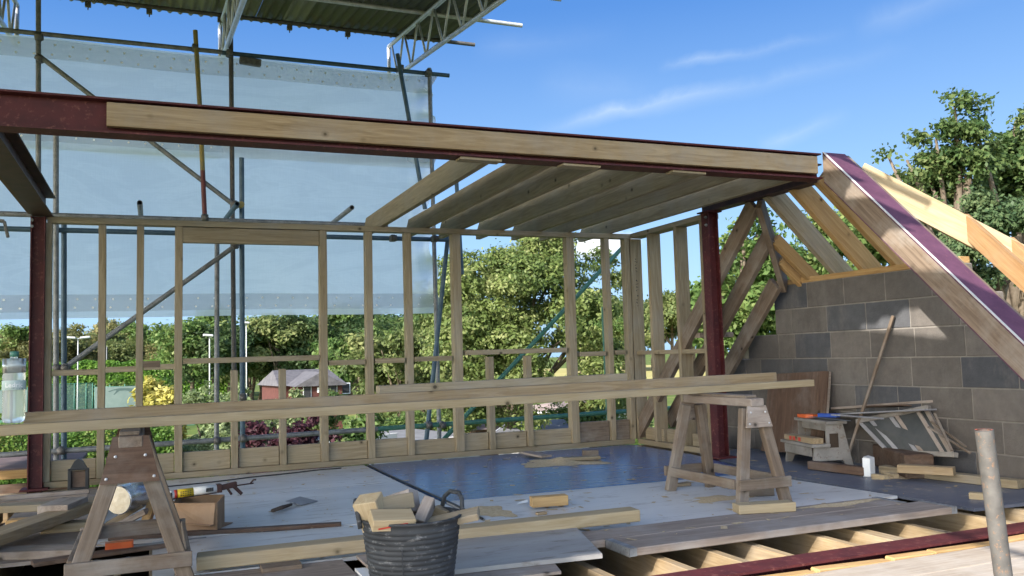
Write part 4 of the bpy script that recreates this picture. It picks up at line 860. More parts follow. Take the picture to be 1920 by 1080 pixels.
off(Z(1045, 868, 0)+V((0, 0, .03)), Z(1125, 864, 0)+V((0, 0, .03)), .07, .03, 'pine_treated', 'flat offcut along the front of the sawdust heap', grp=GS)
off(Z(1092, 858, 0)+V((0, 0, .04)), Z(1122, 857, 0)+V((0, 0, .04)), .06, .05, 'wood_old', 'short brown offcut at the right of the sawdust heap', grp=GS)
# offcuts on the near white sheet
off(Z(996, 955, 0)+V((0, 0, .045)), Z(1063, 950, 0)+V((0, 0, .045)), .075, .062, 'pine_orange', 'square ended timber offcut lying on the white sheet left of the right sawhorse', grp='loose offcuts on the white sheets')
off(Z(1006, 966, 0)+V((0, 0, .008)), Z(1024, 964, 0)+V((0, 0, .008)), .035, .016, 'pine', 'tiny chip under the square ended offcut', grp='loose offcuts on the white sheets')
off(Z(1262, 913, 0)+V((0, 0, .012)), Z(1293, 910, 0)+V((0, 0, .012)), .05, .022, 'pine', 'small pale chip beside the left foot of the right sawhorse', grp='loose offcuts on the white sheets')
off(Z(1380, 962, .04)+V((0, 0, .025)), Z(1486, 956, .04)+V((0, 0, .025)), .10, .05, 'pine_fresh', 'pale offcut on the planks against the foot of the right sawhorse', grp='loose offcuts on the white sheets')
off(Z(1395, 930, .0)+V((0, 0, .03)), Z(1448, 928, .0)+V((0, 0, .03)), .10, .055, 'wood_old', 'brown offcut lying between the legs of the right sawhorse', grp='loose offcuts on the white sheets')
b = MB(); p = Z(968, 946, 0); b.add([p, p+V((.07, -.03, .012)), p+V((.09, .03, .02)), p+V((.03, .03, .006))], [(0, 1, 2, 3)]); tag(b.obj('paper_scrap', 'white_paint', None), 'small scrap of paper on the white sheet beside the square offcut', 'paper')
# ------------------------------------------------------------------ right clutter by the block wall
# step stool
sA = Z(1483, 862, 0); u_ = V((.95, -.30, 0)).normalized(); n_ = V((.30, .95, 0)).normalized()
stl = thing('step_stool', 'worn wooden two step stool by the block wall', 'step stool', sA)
o_ = V((4.90, 5.93, 0)); wS = .44
dA = V((-.22, -.975, 0)).normalized(); dC = V((.975, -.22, 0)).normalized()
def sp_(a, c, z): return o_ + dA*a + dC*c + V((0, 0, z))
for a in (.0, wS):
    b = MB(); pr = [(0, 0), (.05, 0), (.075, .05), (.26, .05), (.285, 0), (.345, 0), (.27, .335), (.13, .335), (.125, .16), (.02, .155)]
    if a: 
        b.prism([sp_(a, c, z) for c, z in pr], dA*.022)
    else: b.prism([sp_(a, c, z) for c, z in pr], dA*.022)
    b.obj('side_panel', 'stool_paint', stl, fr(sp_(a, 0, .1), sp_(a, .4, .1))[0])
b = MB(); b.prism([sp_(wS+.0225, c, z) for c, z in ((.15, .15), (.225, .15), (.225, .26), (.15, .26))], dA*.002); b.obj('hand_hole_shade', 'void_shade', stl)  # dark plate painted for the shade inside the hole
for c0, c1, z, nm in ((.115, .29, .336, 'top_step'), (-.02, .14, .160, 'lower_step')):
    b = MB(); b.prism([sp_(-.03, c0, z), sp_(wS+.05, c0, z), sp_(wS+.05, c1, z), sp_(-.03, c1, z)], (0, 0, .022)); b.obj(nm, 'stool_paint', stl, fr(sp_(0, c0, z), sp_(wS, c0, z))[0])
for c, z in ((.165, .29), (.0, .10)): b = MB(); b.bar(sp_(.02, c, z+.02), sp_(wS, c, z+.02), .02, .07); b.obj('riser', 'stool_paint', stl)
o1 = board('timber_length', sp_(.0, .045, .205), sp_(wS+.02, .055, .205), .09, .045, 'pine', None, label='timber length with red paint marks lying on the lower step of the stool', cat='timber')
for a in (.09, .15, .24): b = MB(); b.box(fr(sp_(a, .0005, .205), sp_(a+.035, .0015, .205))[0], .035, .0015, .03, 0); b.obj('paint_mark', 'red_paint', o1)
hsw = thing('hand_saw', 'hand saw with a red handle lying on the step stool', 'saw', sp_(0, .25, .37))
b = MB(); b.prism([sp_(.02, .12, .362), sp_(.12, .14, .362), sp_(.17, .18, .362), sp_(.14, .24, .362), sp_(.02, .21, .362)], (0, 0, .028)); b.obj('handle', 'orange', hsw)
b = MB(); b.prism([sp_(.16, .14, .372), sp_(.62, .22, .366), sp_(.62, .25, .366), sp_(.16, .24, .372)], (0, 0, .002)); b.obj('blade', 'galv', hsw)
lv = board('spirit_level', sp_(.24, .20, .39), sp_(.42, .26, .395), .05, .03, 'blue_plastic', None, label='short blue spirit level among the strips on the stool', cat='level')
# stack of metal strips on the stool and window frames
GF = 'strips and flashings laid from the stool to the old frames'
def stripb(pa, ya, pb, yb, w, h, m, lab): return board('metal_strip', Y(*pa, ya), Y(*pb, yb), w, h, m, None, up=(0, -.5, 1), label=lab, cat='metal strip', group=GF)
stripb((1560, 766), 5.75, (1752, 752), 4.75, .03, .02, 'wood_grey', 'thin upper strip slanting up along the block wall')
stripb((1570, 777), 5.65, (1745, 768), 4.65, .12, .012, 'flashing', 'broad grey flashing lying along the top of the old frames')
stripb((1555, 777), 5.55, (1655, 785), 4.95, .035, .012, 'flashing', 'narrow grey strip crossing over the stool top')
stripb((1600, 764), 5.6, (1700, 760), 4.9, .09, .01, 'wood_brown', 'dark strip between the two grey flashings')
# old glazed window frame leaning on its side
ob = thing('window_frame', 'old grey glazed window sash leaning against the block wall', 'window sash', Z(1700, 865, 0))
A0, A1, B0, B1 = Y(1612, 790, 5.35), Y(1740, 765, 4.75), Y(1668, 848, 5.05), Y(1790, 853, 4.45)
def bl(u, v): return A0.lerp(A1, u).lerp(B0.lerp(B1, u), v)
nrm = (A1-A0).cross(B0-A0).normalized()
for v in (0, 1): board('rail', bl(-.04, v), bl(1.02, v), .035, .045, 'stool_paint', ob, up=nrm)
for u in (0, .17, .47, .55, .86, .97): board('glazing_bar', bl(u, .0), bl(u, 1), .030, .028, 'flashing' if u < .5 else 'wood_grey', ob, up=nrm)
b = MB(); b.prism([bl(.0, .0), bl(1, .0), bl(1, 1), bl(.0, 1)], nrm*-.004); b.obj('pane', 'glass_dull', ob)
for k, (a_, c__) in enumerate((((1745, 790), (1812, 838)), ((1740, 800), (1820, 850)), ((1752, 775), (1785, 845)))):
    board('lath', Y(*a_, 4.62), Y(*c__, 4.32), .018, .012, 'wood_old', None, label=['upper thin lath sticking out from the right of the old sash', 'lower thin lath sticking out from the right of the old sash', 'steep thin lath at the right of the old sash'][k], cat='lath', group='thin laths beside the old sash')
b = MB(); p = Y(1716, 862, 4.7); b.box(Matrix.Translation((5.17, 4.95, .085)) @ Matrix.Rotation(-.5, 4, 'Z'), .20, .75, .17, .01); tag(b.obj('storage_crate', 'wood_brown', None), 'dark brown box under the old window sash by the wall', 'box')
# brown panel door leaning on the block wall
dr_ = thing('panel_door', 'old brown panelled door leaning against the block wall', 'door', Z(1490, 850, 0))
q0, q1, q2, q3 = X(1556, 697, 5.27), X(1446, 703, 5.27), X(1430, 846, 5.10), X(1546, 852, 5.10)
def dl(u, v): return q1.lerp(q0, u).lerp(q2.lerp(q3, u), v)
dn = (q0-q1).cross(q2-q1).normalized(); dn = dn if dn.y < 0 else -dn
b = MB(); b.prism([dl(0, 0), dl(1, 0), dl(1, 1), dl(0, 1)], -dn*.02); b.obj('leaf', 'wood_brown', dr_, fr(dl(.5, 0), dl(.5, 1))[0])
for u in (0.03, .955): board('stile', dl(u, 0)+dn*.006, dl(u, 1)+dn*.006, .05, .018, 'wood_brown', dr_, up=dn)
for v in (.02, .45, .78): board('cross_rail', dl(.06, v)+dn*.006, dl(.93, v)+dn*.006, .045, .018, 'wood_brown', dr_, up=dn)
b = MB(); b.bar(dl(1.0, 0)+dn*.002, dl(1.0, .6)+dn*.002, .012, .02, dn, 0); b.obj('pale_edge', 'wood_grey', dr_)
# crowbar like stick
tp_ = X(1675, 592, 5.27); bt_ = Z(1585, 872, 0)+V((0, 0, .005)); o = board('stick', bt_, tp_, .026, .022, 'wood_old', None, label='thin wooden stick leaning against the sunlit patch of the block wall', cat='stick')
# dark bottle, carton, timbers
bottle('dark plastic bottle standing in front of the old window sash', Z(1650, 870, 0), .31, .050, 'bottle_dark', 'black')
p = Z(1634, 893, 0); ct = thing('paper_carton', 'bright white carton standing on the dark sheet by the wall', 'carton', p)
b = MB(); Tm = Matrix.Translation(p+V((0, .02, .066))) @ Matrix.Rotation(.45, 4, 'Z'); b.box(Tm, .10, .055, .135, .004); b.obj('carton_body', 'white_paint', ct)
b = MB(); b.box(Tm @ Matrix.Translation((0, -.004, .068)) @ Matrix.Rotation(.25, 4, 'X'), .096, .047, .006, .001); b.obj('carton_flap', 'white_board', ct)
GR = 'timbers and offcuts on the dark sheet by the block wall'
off(Z(1520, 880, 0)+V((0, 0, .035)), Z(1625, 893, 0)+V((0, 0, .035)), .07, .06, 'wood_brown', 'dark brown timber lying in front of the step stool', grp=GR)
off(Z(1655, 887, 0)+V((0, 0, .03)), Z(1915, 917, 0)+V((0, 0, .03)), .09, .055, 'pine_treated', 'long timber on the floor along the foot of the block wall', grp=GR)
off(Z(1685, 886, .055)+V((0, 0, .03)), Z(1790, 892, .055)+V((0, 0, .03)), .08, .055, 'pine', 'shorter timber lying on the long one by the block wall', grp=GR)
for k, (a_, c__) in enumerate((((1637, 896), (1662, 899)), ((1662, 893), (1681, 897)), ((1655, 888), (1672, 890)))):
    off(Z(*a_, 0)+V((0, 0, .015)), Z(*c__, 0)+V((0, 0, .015)), .045, .03, 'pine_fresh', ['small chip at the foot of the white carton', 'small chip right of the white carton', 'small chip just behind the white carton'][k], grp=GR)
off(Z(1818, 935, 0)+V((0, 0, .02)), Z(1850, 937, 0)+V((0, 0, .02)), .06, .04, 'pine_fresh', 'pale end block beside the near scaffold pole', grp=GR)
b = MB(); p = Z(1560, 868, 0)
b.tube([Z(1580, 871, 0)+V((0, 0, .005)), Z(1582, 865, 0)+V((0, 0, .06)), Z(1597, 862, 0)+V((0, 0, .065)), Z(1604, 872, 0)+V((0, 0, .005))], .003, 6); tag(b.obj('wire_hoop', 'galv', None), 'thin wire hoop on the floor beside the stool', 'wire')
# clear plastic scrap at the bottom left
b = MB(); r = random.Random(4); c0 = V((-.22, 4.55, .03)); vs = [c0+V((.12*(i/7-.5)*2, .05*(j/3-.5)*2, r.uniform(0, .03))) for j in range(4) for i in range(8)]
b.add(vs, [(j*8+i, j*8+i+1, (j+1)*8+i+1, (j+1)*8+i) for j in range(3) for i in range(7)], True); tag(b.obj('plastic_wrapper', 'silver', None), 'crumpled clear wrapper under the left sawhorse', 'wrapper')
# ================================================================== GARDENS, COURTS AND TREES BELOW
GZ = -5.0
b = MB(); b.add([(-900, 6, GZ), (1500, 6, GZ), (1500, 1600, GZ), (-900, 1600, GZ), (-900, -300, GZ), (1500, -300, GZ)], [(0, 1, 2, 3), (4, 5, 1, 0)]); tag(b.obj('ground', 'ground', None), None, None, None, 'structure')
def G(px, Yv, z): return V((Y(px, 675, Yv).x, Yv, z))
def leaves(name, m, n, lobes, size, seed, parent=None, spread=.5, per=14, tint=(.2, .8), flat=.0, shell=.55, sub=0):
    """many small leaf shaped faces gathered in clumps through the lobes' volume"""
    r = np.random.default_rng(seed); L = np.array([(*c, *rr) for c, rr in lobes], float); w = (L[:, 3]*L[:, 4]+L[:, 4]*L[:, 5]+L[:, 3]*L[:, 5]); w /= w.sum()
    if sub:   # break every lobe into smaller leafy boughs so the crown has hollows
        r2 = np.random.default_rng(seed+99); k = r2.choice(len(L), sub, p=w); dd = r2.normal(size=(sub, 3)); dd /= np.linalg.norm(dd, axis=1)[:, None]; dd[:, 2] = np.where(dd[:, 2] < -.5, -dd[:, 2], dd[:, 2])
        q = (.20+.22*r2.random(sub))[:, None]*np.array([1.0, 1.0, .72]); L = np.concatenate([L[k, :3]+dd*L[k, 3:]*(.62+.30*r2.random(sub))[:, None], L[k, 3:]*q], 1)
        w = L[:, 3]**2; w /= w.sum(); lt = r2.normal(size=sub)*.12
    nc = max(1, n//per); li = r.choice(len(L), nc, p=w); d = r.normal(size=(nc, 3)); d /= np.linalg.norm(d, axis=1)[:, None]
    d[:, 2] = np.where(d[:, 2] < -.55, -d[:, 2], d[:, 2])
    rad = (shell+(1-shell)*r.random(nc)**.6)*(1+.10*r.normal(size=nc)); c = L[li, :3]+d*rad[:, None]*L[li, 3:]
    ct = np.clip(tint[0]+(tint[1]-tint[0])*(r.random(nc)*.75+.25*r.random(nc)), 0, 1)
    if sub: ct = np.clip(ct+lt[li], 0, 1)
    k = np.repeat(np.arange(nc), per); N_ = len(k); p = c[k]+r.normal(size=(N_, 3))*spread*np.array([1, 1, .7])
    nn = d[k]*1.1+r.normal(size=(N_, 3))*.5+np.array([0, 0, .35]); nn /= np.linalg.norm(nn, axis=1)[:, None]
    a = np.cross(nn, r.normal(size=(N_, 3))); a /= np.linalg.norm(a, axis=1)[:, None]; bb = np.cross(nn, a); s = size*(.6+.8*r.random(N_))[:, None]
    vs = np.stack([p-a*s, p+bb*s*.55+a*s*.1, p+a*s, p-bb*s*.55+a*s*.1], 1).reshape(-1, 3)
    M0 = WM[parent.name] if parent is not None else Matrix(); vs = vs-np.array(M0.translation)
    me = bpy.data.meshes.new(name); me.vertices.add(N_*4); me.vertices.foreach_set('co', vs.ravel().astype(np.float32)); me.loops.add(N_*4); me.loops.foreach_set('vertex_index', np.arange(N_*4, dtype=np.int32))
    me.polygons.add(N_); me.polygons.foreach_set('loop_start', np.arange(0, N_*4, 4, dtype=np.int32)); me.update(calc_edges=True)
    at = me.attributes.new('tint', 'FLOAT', 'FACE'); at.data.foreach_set('value', np.clip(ct[k]+r.normal(size=N_)*.06, 0, 1).astype(np.float32)); me.materials.append(M[m])
    o = bpy.data.objects.new(name, me); return link(o, parent, M0 if parent is not None else None)
def trunk(parent, base, top, r0, limbs, seed, name='trunk'):
    b = MB(); base, top = V(base), V(top); r = random.Random(seed); pts = [base.lerp(top, i/5)+V((r.uniform(-1, 1), r.uniform(-1, 1), 0))*r0*.8*(i > 0) for i in range(6)]
    b.tube(pts, [r0*(1.25 if i == 0 else 1-.14*i) for i in range(6)], 10)
    for e in limbs:
        e = V(e); s = pts[r.randint(2, 4)]; mid = s.lerp(e, .5)+V((r.uniform(-.3, .3), r.uniform(-.3, .3), .25))*(e-s).length*.25
        b.tube([s, s.lerp(mid, .5), mid, mid.lerp(e, .55)+V((0, 0, .05)), e], [r0*.48, r0*.38, r0*.30, r0*.2, r0*.09], 7)
    return b.obj(name, 'bark', parent)
def lobes_for(c, rx, rz, n, seed, sub=.5):
    r = random.Random(seed); out = [((c.x, c.y, c.z), (rx*.72, rx*.72, rz*.75))]
    for i in range(n):
        a = r.uniform(0, 2*math.pi); e = r.uniform(-.5, 1.0); k = r.uniform(.45, .85)
        p = (c.x+rx*k*math.cos(a)*math.cos(e*1.1), c.y+rx*k*math.sin(a)*math.cos(e*1.1), c.z+rz*k*math.sin(e*1.35)); q = r.uniform(.26, .46)
        out.append((p, (rx*q, rx*q, rz*q*.85)))
    return out
def tree(name, label, px, Yv, ztop, rx, m, n, size, seed, spread, zbase=GZ, low=.25, group=None, lob=14, tint=(.1, .9), per=14, cat='tree'):
    base = G(px, Yv, zbase); t = thing(name, label, cat, base, group); H = ztop-zbase; zc = zbase+H*(low+(1-low)*.5); rz = H*(1-low)*.5
    lb = lobes_for(V((base.x, base.y, zc)), rx, rz, lob, seed); trunk(t, base, (base.x, base.y, zc+rz*.3), max(.05, H*.026), [l[0] for l in lb[1:9]], seed)
    leaves('crown', m, n, lb, size, seed, t, spread*.8, tint=tint, per=per, shell=.5, sub=int(lob*4.2)); return t
def dup(root, loc, rz, sc):
    c = root.copy(); S.collection.objects.link(c); c.location = loc; c.rotation_euler = (0, 0, rz); c.scale = sc
    for ch in root.children:
        d = ch.copy(); S.collection.objects.link(d); d.parent = c
    return c
# the big maple right behind the window openings
t = thing('maple_tree', 'big yellow green broadleaf tree filling the right window opening', 'tree', G(950, 39, GZ)); bx0 = G(950, 39, GZ)
def pz_(px, py, d): return D(px, py, d)
lb = [(tuple(pz_(px, py, dd*1.55)), (r_*1.5, r_*1.5, r_*1.3)) for px, py, dd, r_ in ((960, 600, 24, 2.6), (1010, 500, 24, 1.35), (1095, 520, 24.5, 1.1), (930, 545, 23.5, 1.3), (900, 640, 23, 1.5), (870, 700, 23, 1.3), (1050, 640, 23, 1.7), (1120, 620, 24, 1.2), (1130, 540, 25, .8), (1000, 470, 24.5, .7), (1060, 478, 24.5, .7), (960, 700, 22.5, 1.5), (1060, 720, 22.5, 1.5), (1140, 690, 23.5, 1.1), (930, 760, 22.5, 1.4), (870, 590, 24.5, 1.0))]
trunk(t, bx0, (bx0.x+.2, bx0.y, .8), .34, [l[0] for l in lb[1:12]], 5); leaves('crown', 'leaf_maple', 80000, lb, .085, 11, t, .17, tint=(.08, .80), per=16, shell=.5, sub=150)
MID = 'trees and tall shrubs behind the gardens'
tree('broadleaf_tree', 'dark green tree partly hidden behind the left side of the big maple', 845, 46, 5.2, 3.8, 'leaf_oak', 16000, .16, 21, .36, tint=(.2, 1))
tree('broadleaf_tree', 'brownish orange tinged tree left of the sheeting edge', 745, 44, 2.3, 3.2, 'leaf_olive', 16000, .12, 22, .32, lob=12)
tree('broadleaf_tree', 'mid green round tree beside the brownish one', 668, 78, 3.6, 5.0, 'leaf_mid', 14000, .2, 23, .45, lob=12)
tree('broadleaf_tree', 'dark green tree between the brownish tree and the maple', 805, 50, 2.6, 3.0, 'leaf_oak', 12000, .15, 24, .34, lob=12)
tree('broadleaf_tree', 'olive green shrubby tree under the right of the maple', 1125, 44, .6, 2.8, 'leaf_maple', 10000, .13, 25, .3, lob=10, low=.1)
# trees behind the block wall and rafters
def bigtree(name, label, spec, dep, m, n, size, seed, spread, limbs=10, base_px=None, tint=(.1, .9)):
    lb = [(tuple(D(px, py, dep+dd)), (r_, r_, r_*.8)) for px, py, dd, r_ in spec]; bp = D(base_px or spec[0][0], 700, dep); bp.z = GZ
    t = thing(name, label, 'tree', bp); top = V(lb[0][0]); trunk(t, bp, (top.x, top.y, top.z), .30, [l[0] for l in lb[1:1+limbs]], seed); leaves('crown', m, n, lb, size, seed, t, spread*.85, tint=tint, per=14, shell=.25, sub=len(spec)*5); return t
bigtree('oak_tree', 'tall open oak with bare limbs showing, above the sunlit hip board', [(1800, 330, 0, .8), (1790, 200, 0, .42), (1825, 225, .3, .45), (1755, 260, -.2, .5), (1800, 270, 0, .6), (1740, 330, .2, .6), (1700, 300, 0, .40), (1690, 345, -.3, .4), (1665, 292, 0, .16), (1720, 375, 0, .6), (1770, 380, .5, .7), (1840, 300, .4, .45), (1800, 180, 0, .22), (1848, 200, 0, .25), (1700, 400, .5, .5), (1730, 290, 0, .4)], 21, 'leaf_oak', 10500, .068, 31, .16, base_px=1835, tint=(.1, .95))
bigtree('oak_tree', 'second dense oak at the right edge of the picture', [(1915, 330, 0, 1.3), (1900, 245, 0, .5), (1890, 300, .3, .6), (1870, 345, -.2, .6), (1935, 250, 0, .8), (1890, 390, 0, .8), (1850, 380, .2, .5), (1960, 300, 0, 1.2), (1905, 225, 0, .25)], 23, 'leaf_oak', 18000, .085, 32, .2, tint=(.0, .85))
bigtree('pine_tree', 'soft green pine crown low behind the jack rafters', [(1830, 470, 0, 1.3), (1760, 420, 0, .8), (1800, 430, .3, .9), (1880, 450, 0, 1.0), (1900, 520, 0, 1.2), (1850, 410, 0, .7), (1780, 500, 0, 1.0), (1930, 430, 0, .9), (1730, 400, 0, .45)], 19, 'leaf_pine', 24000, .055, 33, .14, tint=(.1, .9))
bigtree('broadleaf_tree', 'light green tree seen between the rafters above the block wall', [(1560, 500, 0, 1.5), (1540, 440, 0, .7), (1590, 460, .2, .8), (1500, 470, 0, .7), (1640, 470, 0, 1.0), (1620, 420, 0, .6), (1690, 480, 0, .9), (1470, 520, 0, .9), (1520, 560, 0, 1.0), (1720, 520, 0, 1.0)], 22, 'leaf_mid', 20000, .085, 34, .2, tint=(.2, 1))
bigtree('broadleaf_tree', 'leafy tree behind the right red post with loose twigs against the sky', [(1400, 560, 0, 1.2), (1390, 480, 0, .6), (1420, 440, .2, .6), (1350, 500, 0, .35), (1330, 530, 0, .3), (1440, 500, 0, .8), (1370, 590, 0, .8), (1420, 620, 0, 1.0), (1340, 480, 0, .2), (1318, 496, 0, .14), (1400, 410, 0, .35), (1380, 670, 0, 1.0)], 20, 'leaf_mid', 14000, .075, 35, .17, tint=(.05, .9))
# a row of far trees beyond the hedge
FAR = 'trees in the far wood beyond the tennis courts'; rr = random.Random(12)
kinds = [('leaf_olive', 'olive tree in the far wood beyond the tennis courts'), ('leaf_mid', 'green tree in the far wood beyond the tennis courts'), ('leaf_autumn', 'brownish tree in the far wood beyond the tennis courts'), ('leaf_dark', 'dark tree in the far wood beyond the tennis courts'), ('leaf_maple', 'yellow green tree in the far wood beyond the tennis courts')]
proto = []
for i, (m, lab) in enumerate(kinds):
    o = tree('woodland_tree', lab, -60-30*i, 150, 7.0, 5.2, m, 11000, .24, 40+i, .55, group=FAR, lob=16, low=.12, tint=(.15, .9)); proto.append(o)
place = []
for px in range(-120, 860, 46): place.append((px+rr.uniform(-14, 14), 138+rr.uniform(-6, 10), rr.uniform(1.0, 1.3) if px > 640 else rr.uniform(.86, 1.03)))
for px in range(-140, 900, 62): place.append((px+rr.uniform(-20, 20), 165+rr.uniform(-6, 14), rr.uniform(1.0, 1.15) if px < 620 else rr.uniform(1.25, 1.5)))
for px in range(350, 760, 44): place.append((px+rr.uniform(-12, 12), 112+rr.uniform(-4, 8), rr.uniform(.9, 1.1)))
for i, (px, y, s) in enumerate(place):
    w = [2, 0, 2, 1, 0] if px < 350 else [1, 4, 1, 3, 0, 1]; k = rr.choice(w); o = proto[k] if i < 0 else dup(proto[k], G(px, y, GZ), rr.uniform(0, 6), (s*1.05, s*1.05, s))
for i, o in enumerate(proto): o.location = G([-20, 470, 200, 610, 700][i], 180, GZ); o.scale = (1.2, 1.2, 1.25)
FR = 'trees on the far side of the yellow field'
for i, (px, y, s) in enumerate(((1130, 230, 1.5), (1190, 250, 2.1), (1225, 240, 1.9), (1262, 235, 2.3), (1300, 240, 2.2), (1335, 245, 2.1), (1168, 260, 1.9), (1375, 250, 2.0), (1090, 250, 1.7))):
    o = dup(proto[[1, 0, 3, 0, 1, 3, 1, 0, 1][i]], G(px, y, GZ), rr.uniform(0, 6), (s, s, s)); o['group'] = FR; o['label'] = 'round tree on the far side of the yellow field'
b = MB(); b.add([G(1040, 140, GZ+.02), G(1420, 140, GZ+.02), G(1480, 330, GZ+.02), G(1000, 330, GZ+.02)], [(0, 1, 2, 3)]); tag(b.obj('field', 'field', None), None, None, None, 'structure')
# ------------------------------------------------------------------ clipped hedge, tennis court, screens, floodlights
def hedge(name, label, p0, p1, w, h, m, n, size, seed, cat='hedge', sp=.3, tint=(.2, .9), stray=.12):
    p0, p1 = V(p0), V(p1); t = thing(name, label, cat, (p0+p1)/2); r = np.random.default_rng(seed); Mx, l = fr(p0, p1)
    core = MB(); core.box(Matrix.Translation((0, 0, 0)) @ Mx @ Matrix.Translation((0, 0, h*.47)), l-.2, w*.8, h*.94, 0); core.obj('inner_growth', 'leaf_dark', t)
    u = r.random(n)*l-l/2; k = r.random(n); A = np.where(k < .55, -1, 1); side = k < .55
    x = u; y = np.where(side, -w/2, (r.random(n)-.5)*w); z = np.where(side, r.random(n)*h, h)
    bumpy = stray*np.sin(u*2.1+seed)+stray*np.sin(u*.7+1); y = y+r.normal(size=n)*stray*.5; z = z+r.normal(size=n)*stray*.5+bumpy*.6
    P = np.stack([x, y, z], 1); R3 = np.array(Mx.to_3x3()); P = P@R3.T+np.array(Mx.translation)
    nn = np.where(side[:, None], np.array([0, -1, .4]), np.array([0, -.2, 1]))@R3.T+r.normal(size=(n, 3))*.6; nn /= np.linalg.norm(nn, axis=1)[:, None]
    a = np.cross(nn, r.normal(size=(n, 3))); a /= np.linalg.norm(a, axis=1)[:, None]; bb = np.cross(nn, a); s = size*(.6+.8*r.random(n))[:, None]
    vs = np.stack([P-a*s, P+bb*s*.6, P+a*s, P-bb*s*.6], 1).reshape(-1, 3)-np.array(WM[t.name].translation)
    me = bpy.data.meshes.new('leafage'); me.from_pydata(vs.tolist(), [], np.arange(n*4).reshape(-1, 4).tolist())
    tn = tint[0]+(tint[1]-tint[0])*(.5+.5*np.sin(u*3.1/max(1, l/14)+np.cos(z*2.3)*1.5)); at = me.attributes.new('tint', 'FLOAT', 'FACE'); at.data.foreach_set('value', np.clip(tn+r.normal(size=n)*.22, 0, 1)); me.materials.append(M[m])
    link(bpy.data.objects.new('leafage', me), t, WM[t.name]); return t
hz = Y(150, 682, 124).z
hedge('clipped_hedge', 'long bright green clipped hedge behind the tennis courts', G(-160, 124, GZ), G(430, 124, GZ), 3.0, hz-GZ, 'leaf_hedge', 26000, .20, 51, stray=.18)
b = MB(); b.add([G(-150, 92, GZ+.03), G(365, 92, GZ+.03), G(365, 121, GZ+.03), G(-150, 121, GZ+.03)], [(0, 1, 2, 3)]); tag(b.obj('tennis_court', 'court', None), None, None, None, 'structure')
b = MB()
for y in (96, 104, 112.5): b.bar(G(-140, y, GZ+.045), G(350, y, GZ+.045), .16, .02, bev=0)
for px in (60, 190, 300): b.bar(G(px, 96, GZ+.045), G(px, 112, GZ+.045), .16, .018, bev=0)
tag(b.obj('court_markings', 'white_paint', None), None, None, None, 'structure')
SCN = 'windbreak screens on the court fence'
def screen(x0, x1, y, z0, z1, lab, logo=None):
    t = thing('windbreak_screen', lab, 'screen', G((x0+x1)/2, y, GZ), SCN); a, c = G(x0, y, 0), G(x1, y, 0)
    b = MB(); b.prism([V((a.x, y, z0)), V((c.x, y, z0)), V((c.x, y, z1)), V((a.x, y, z1))], (0, .03, 0)); b.obj('panel', 'screen', t)
    b = MB()
    for i in range(4): q = a.lerp(c, i/3); b.tube([(q.x, y+.06, GZ), (q.x, y+.06, z1+.3)], .05, 8)
    b.tube([(a.x, y+.06, z1+.02), (c.x, y+.06, z1+.02)], .04, 6); b.obj('fence_frame', 'tube_green', t)
    if logo:   # the dark leaping cat printed on the screen
        cx, cz, k = logo; cat_ = [(-2.9, .15), (-2.6, .0), (-1.9, .28), (-1.3, .30), (-1.55, -.1), (-1.9, -.55), (-1.72, -.62), (-1.2, -.15), (-.75, .18), (.3, .2), (.95, .02), (1.25, -.35), (1.9, -.72), (2.0, -.6), (1.55, -.2), (1.5, .05), (1.85, .12), (2.35, .0), (2.75, -.15), (2.8, .0), (2.45, .3), (2.2, .48), (2.0, .62), (1.85, .5), (1.3, .62), (.3, .68), (-.6, .7), (-1.3, .6), (-2.0, .42)]
        b = MB(); b.prism([V((cx+x*k, y-.004, cz+z*k)) for x, z in cat_], (0, -.006, 0)); b.obj('leaping_cat_mark', 'screen_mark', t)
ctr = Y(232, 734, 119.6)
screen(178, 262, 119.6, GZ+.9, Y(220, 725, 119.6).z, 'grey green windbreak screen printed with a dark leaping cat', (ctr.x, ctr.z, .62))
screen(-60, 52, 119.6, GZ+.9, Y(10, 732, 119.6).z, 'plain grey green windbreak screen at the left edge of the courts')
fn = thing('court_fence', 'thin green mesh fence with posts between the windbreak screens', 'fence', G(115, 119.6, GZ)); b = MB()
for i, px in enumerate((56, 76, 96, 118, 140, 162, 174)): q = G(px, 119.6, 0); b.tube([(q.x, 119.6, GZ), (q.x, 119.6, -.9)], .05, 6)
b.tube([G(54, 119.6, -.9), G(176, 119.6, -.9)], .04, 6); b.obj('posts', 'tube_green', fn)
b = MB(); b.add([G(54, 119.65, GZ), G(176, 119.65, GZ), G(176, 119.65, -.95), G(54, 119.65, -.95)], [(0, 1, 2, 3)]); b.obj('mesh', 'mesh_screen', fn)
tag(hedge('laurel_hedge', 'low dark hedge between the court fence and the clipped hedge', G(50, 121.5, GZ), G(300, 121.5, GZ), 1.2, 3.6, 'leaf_mid', 6000, .22, 53, stray=.25))
FL = 'floodlights round the tennis courts'
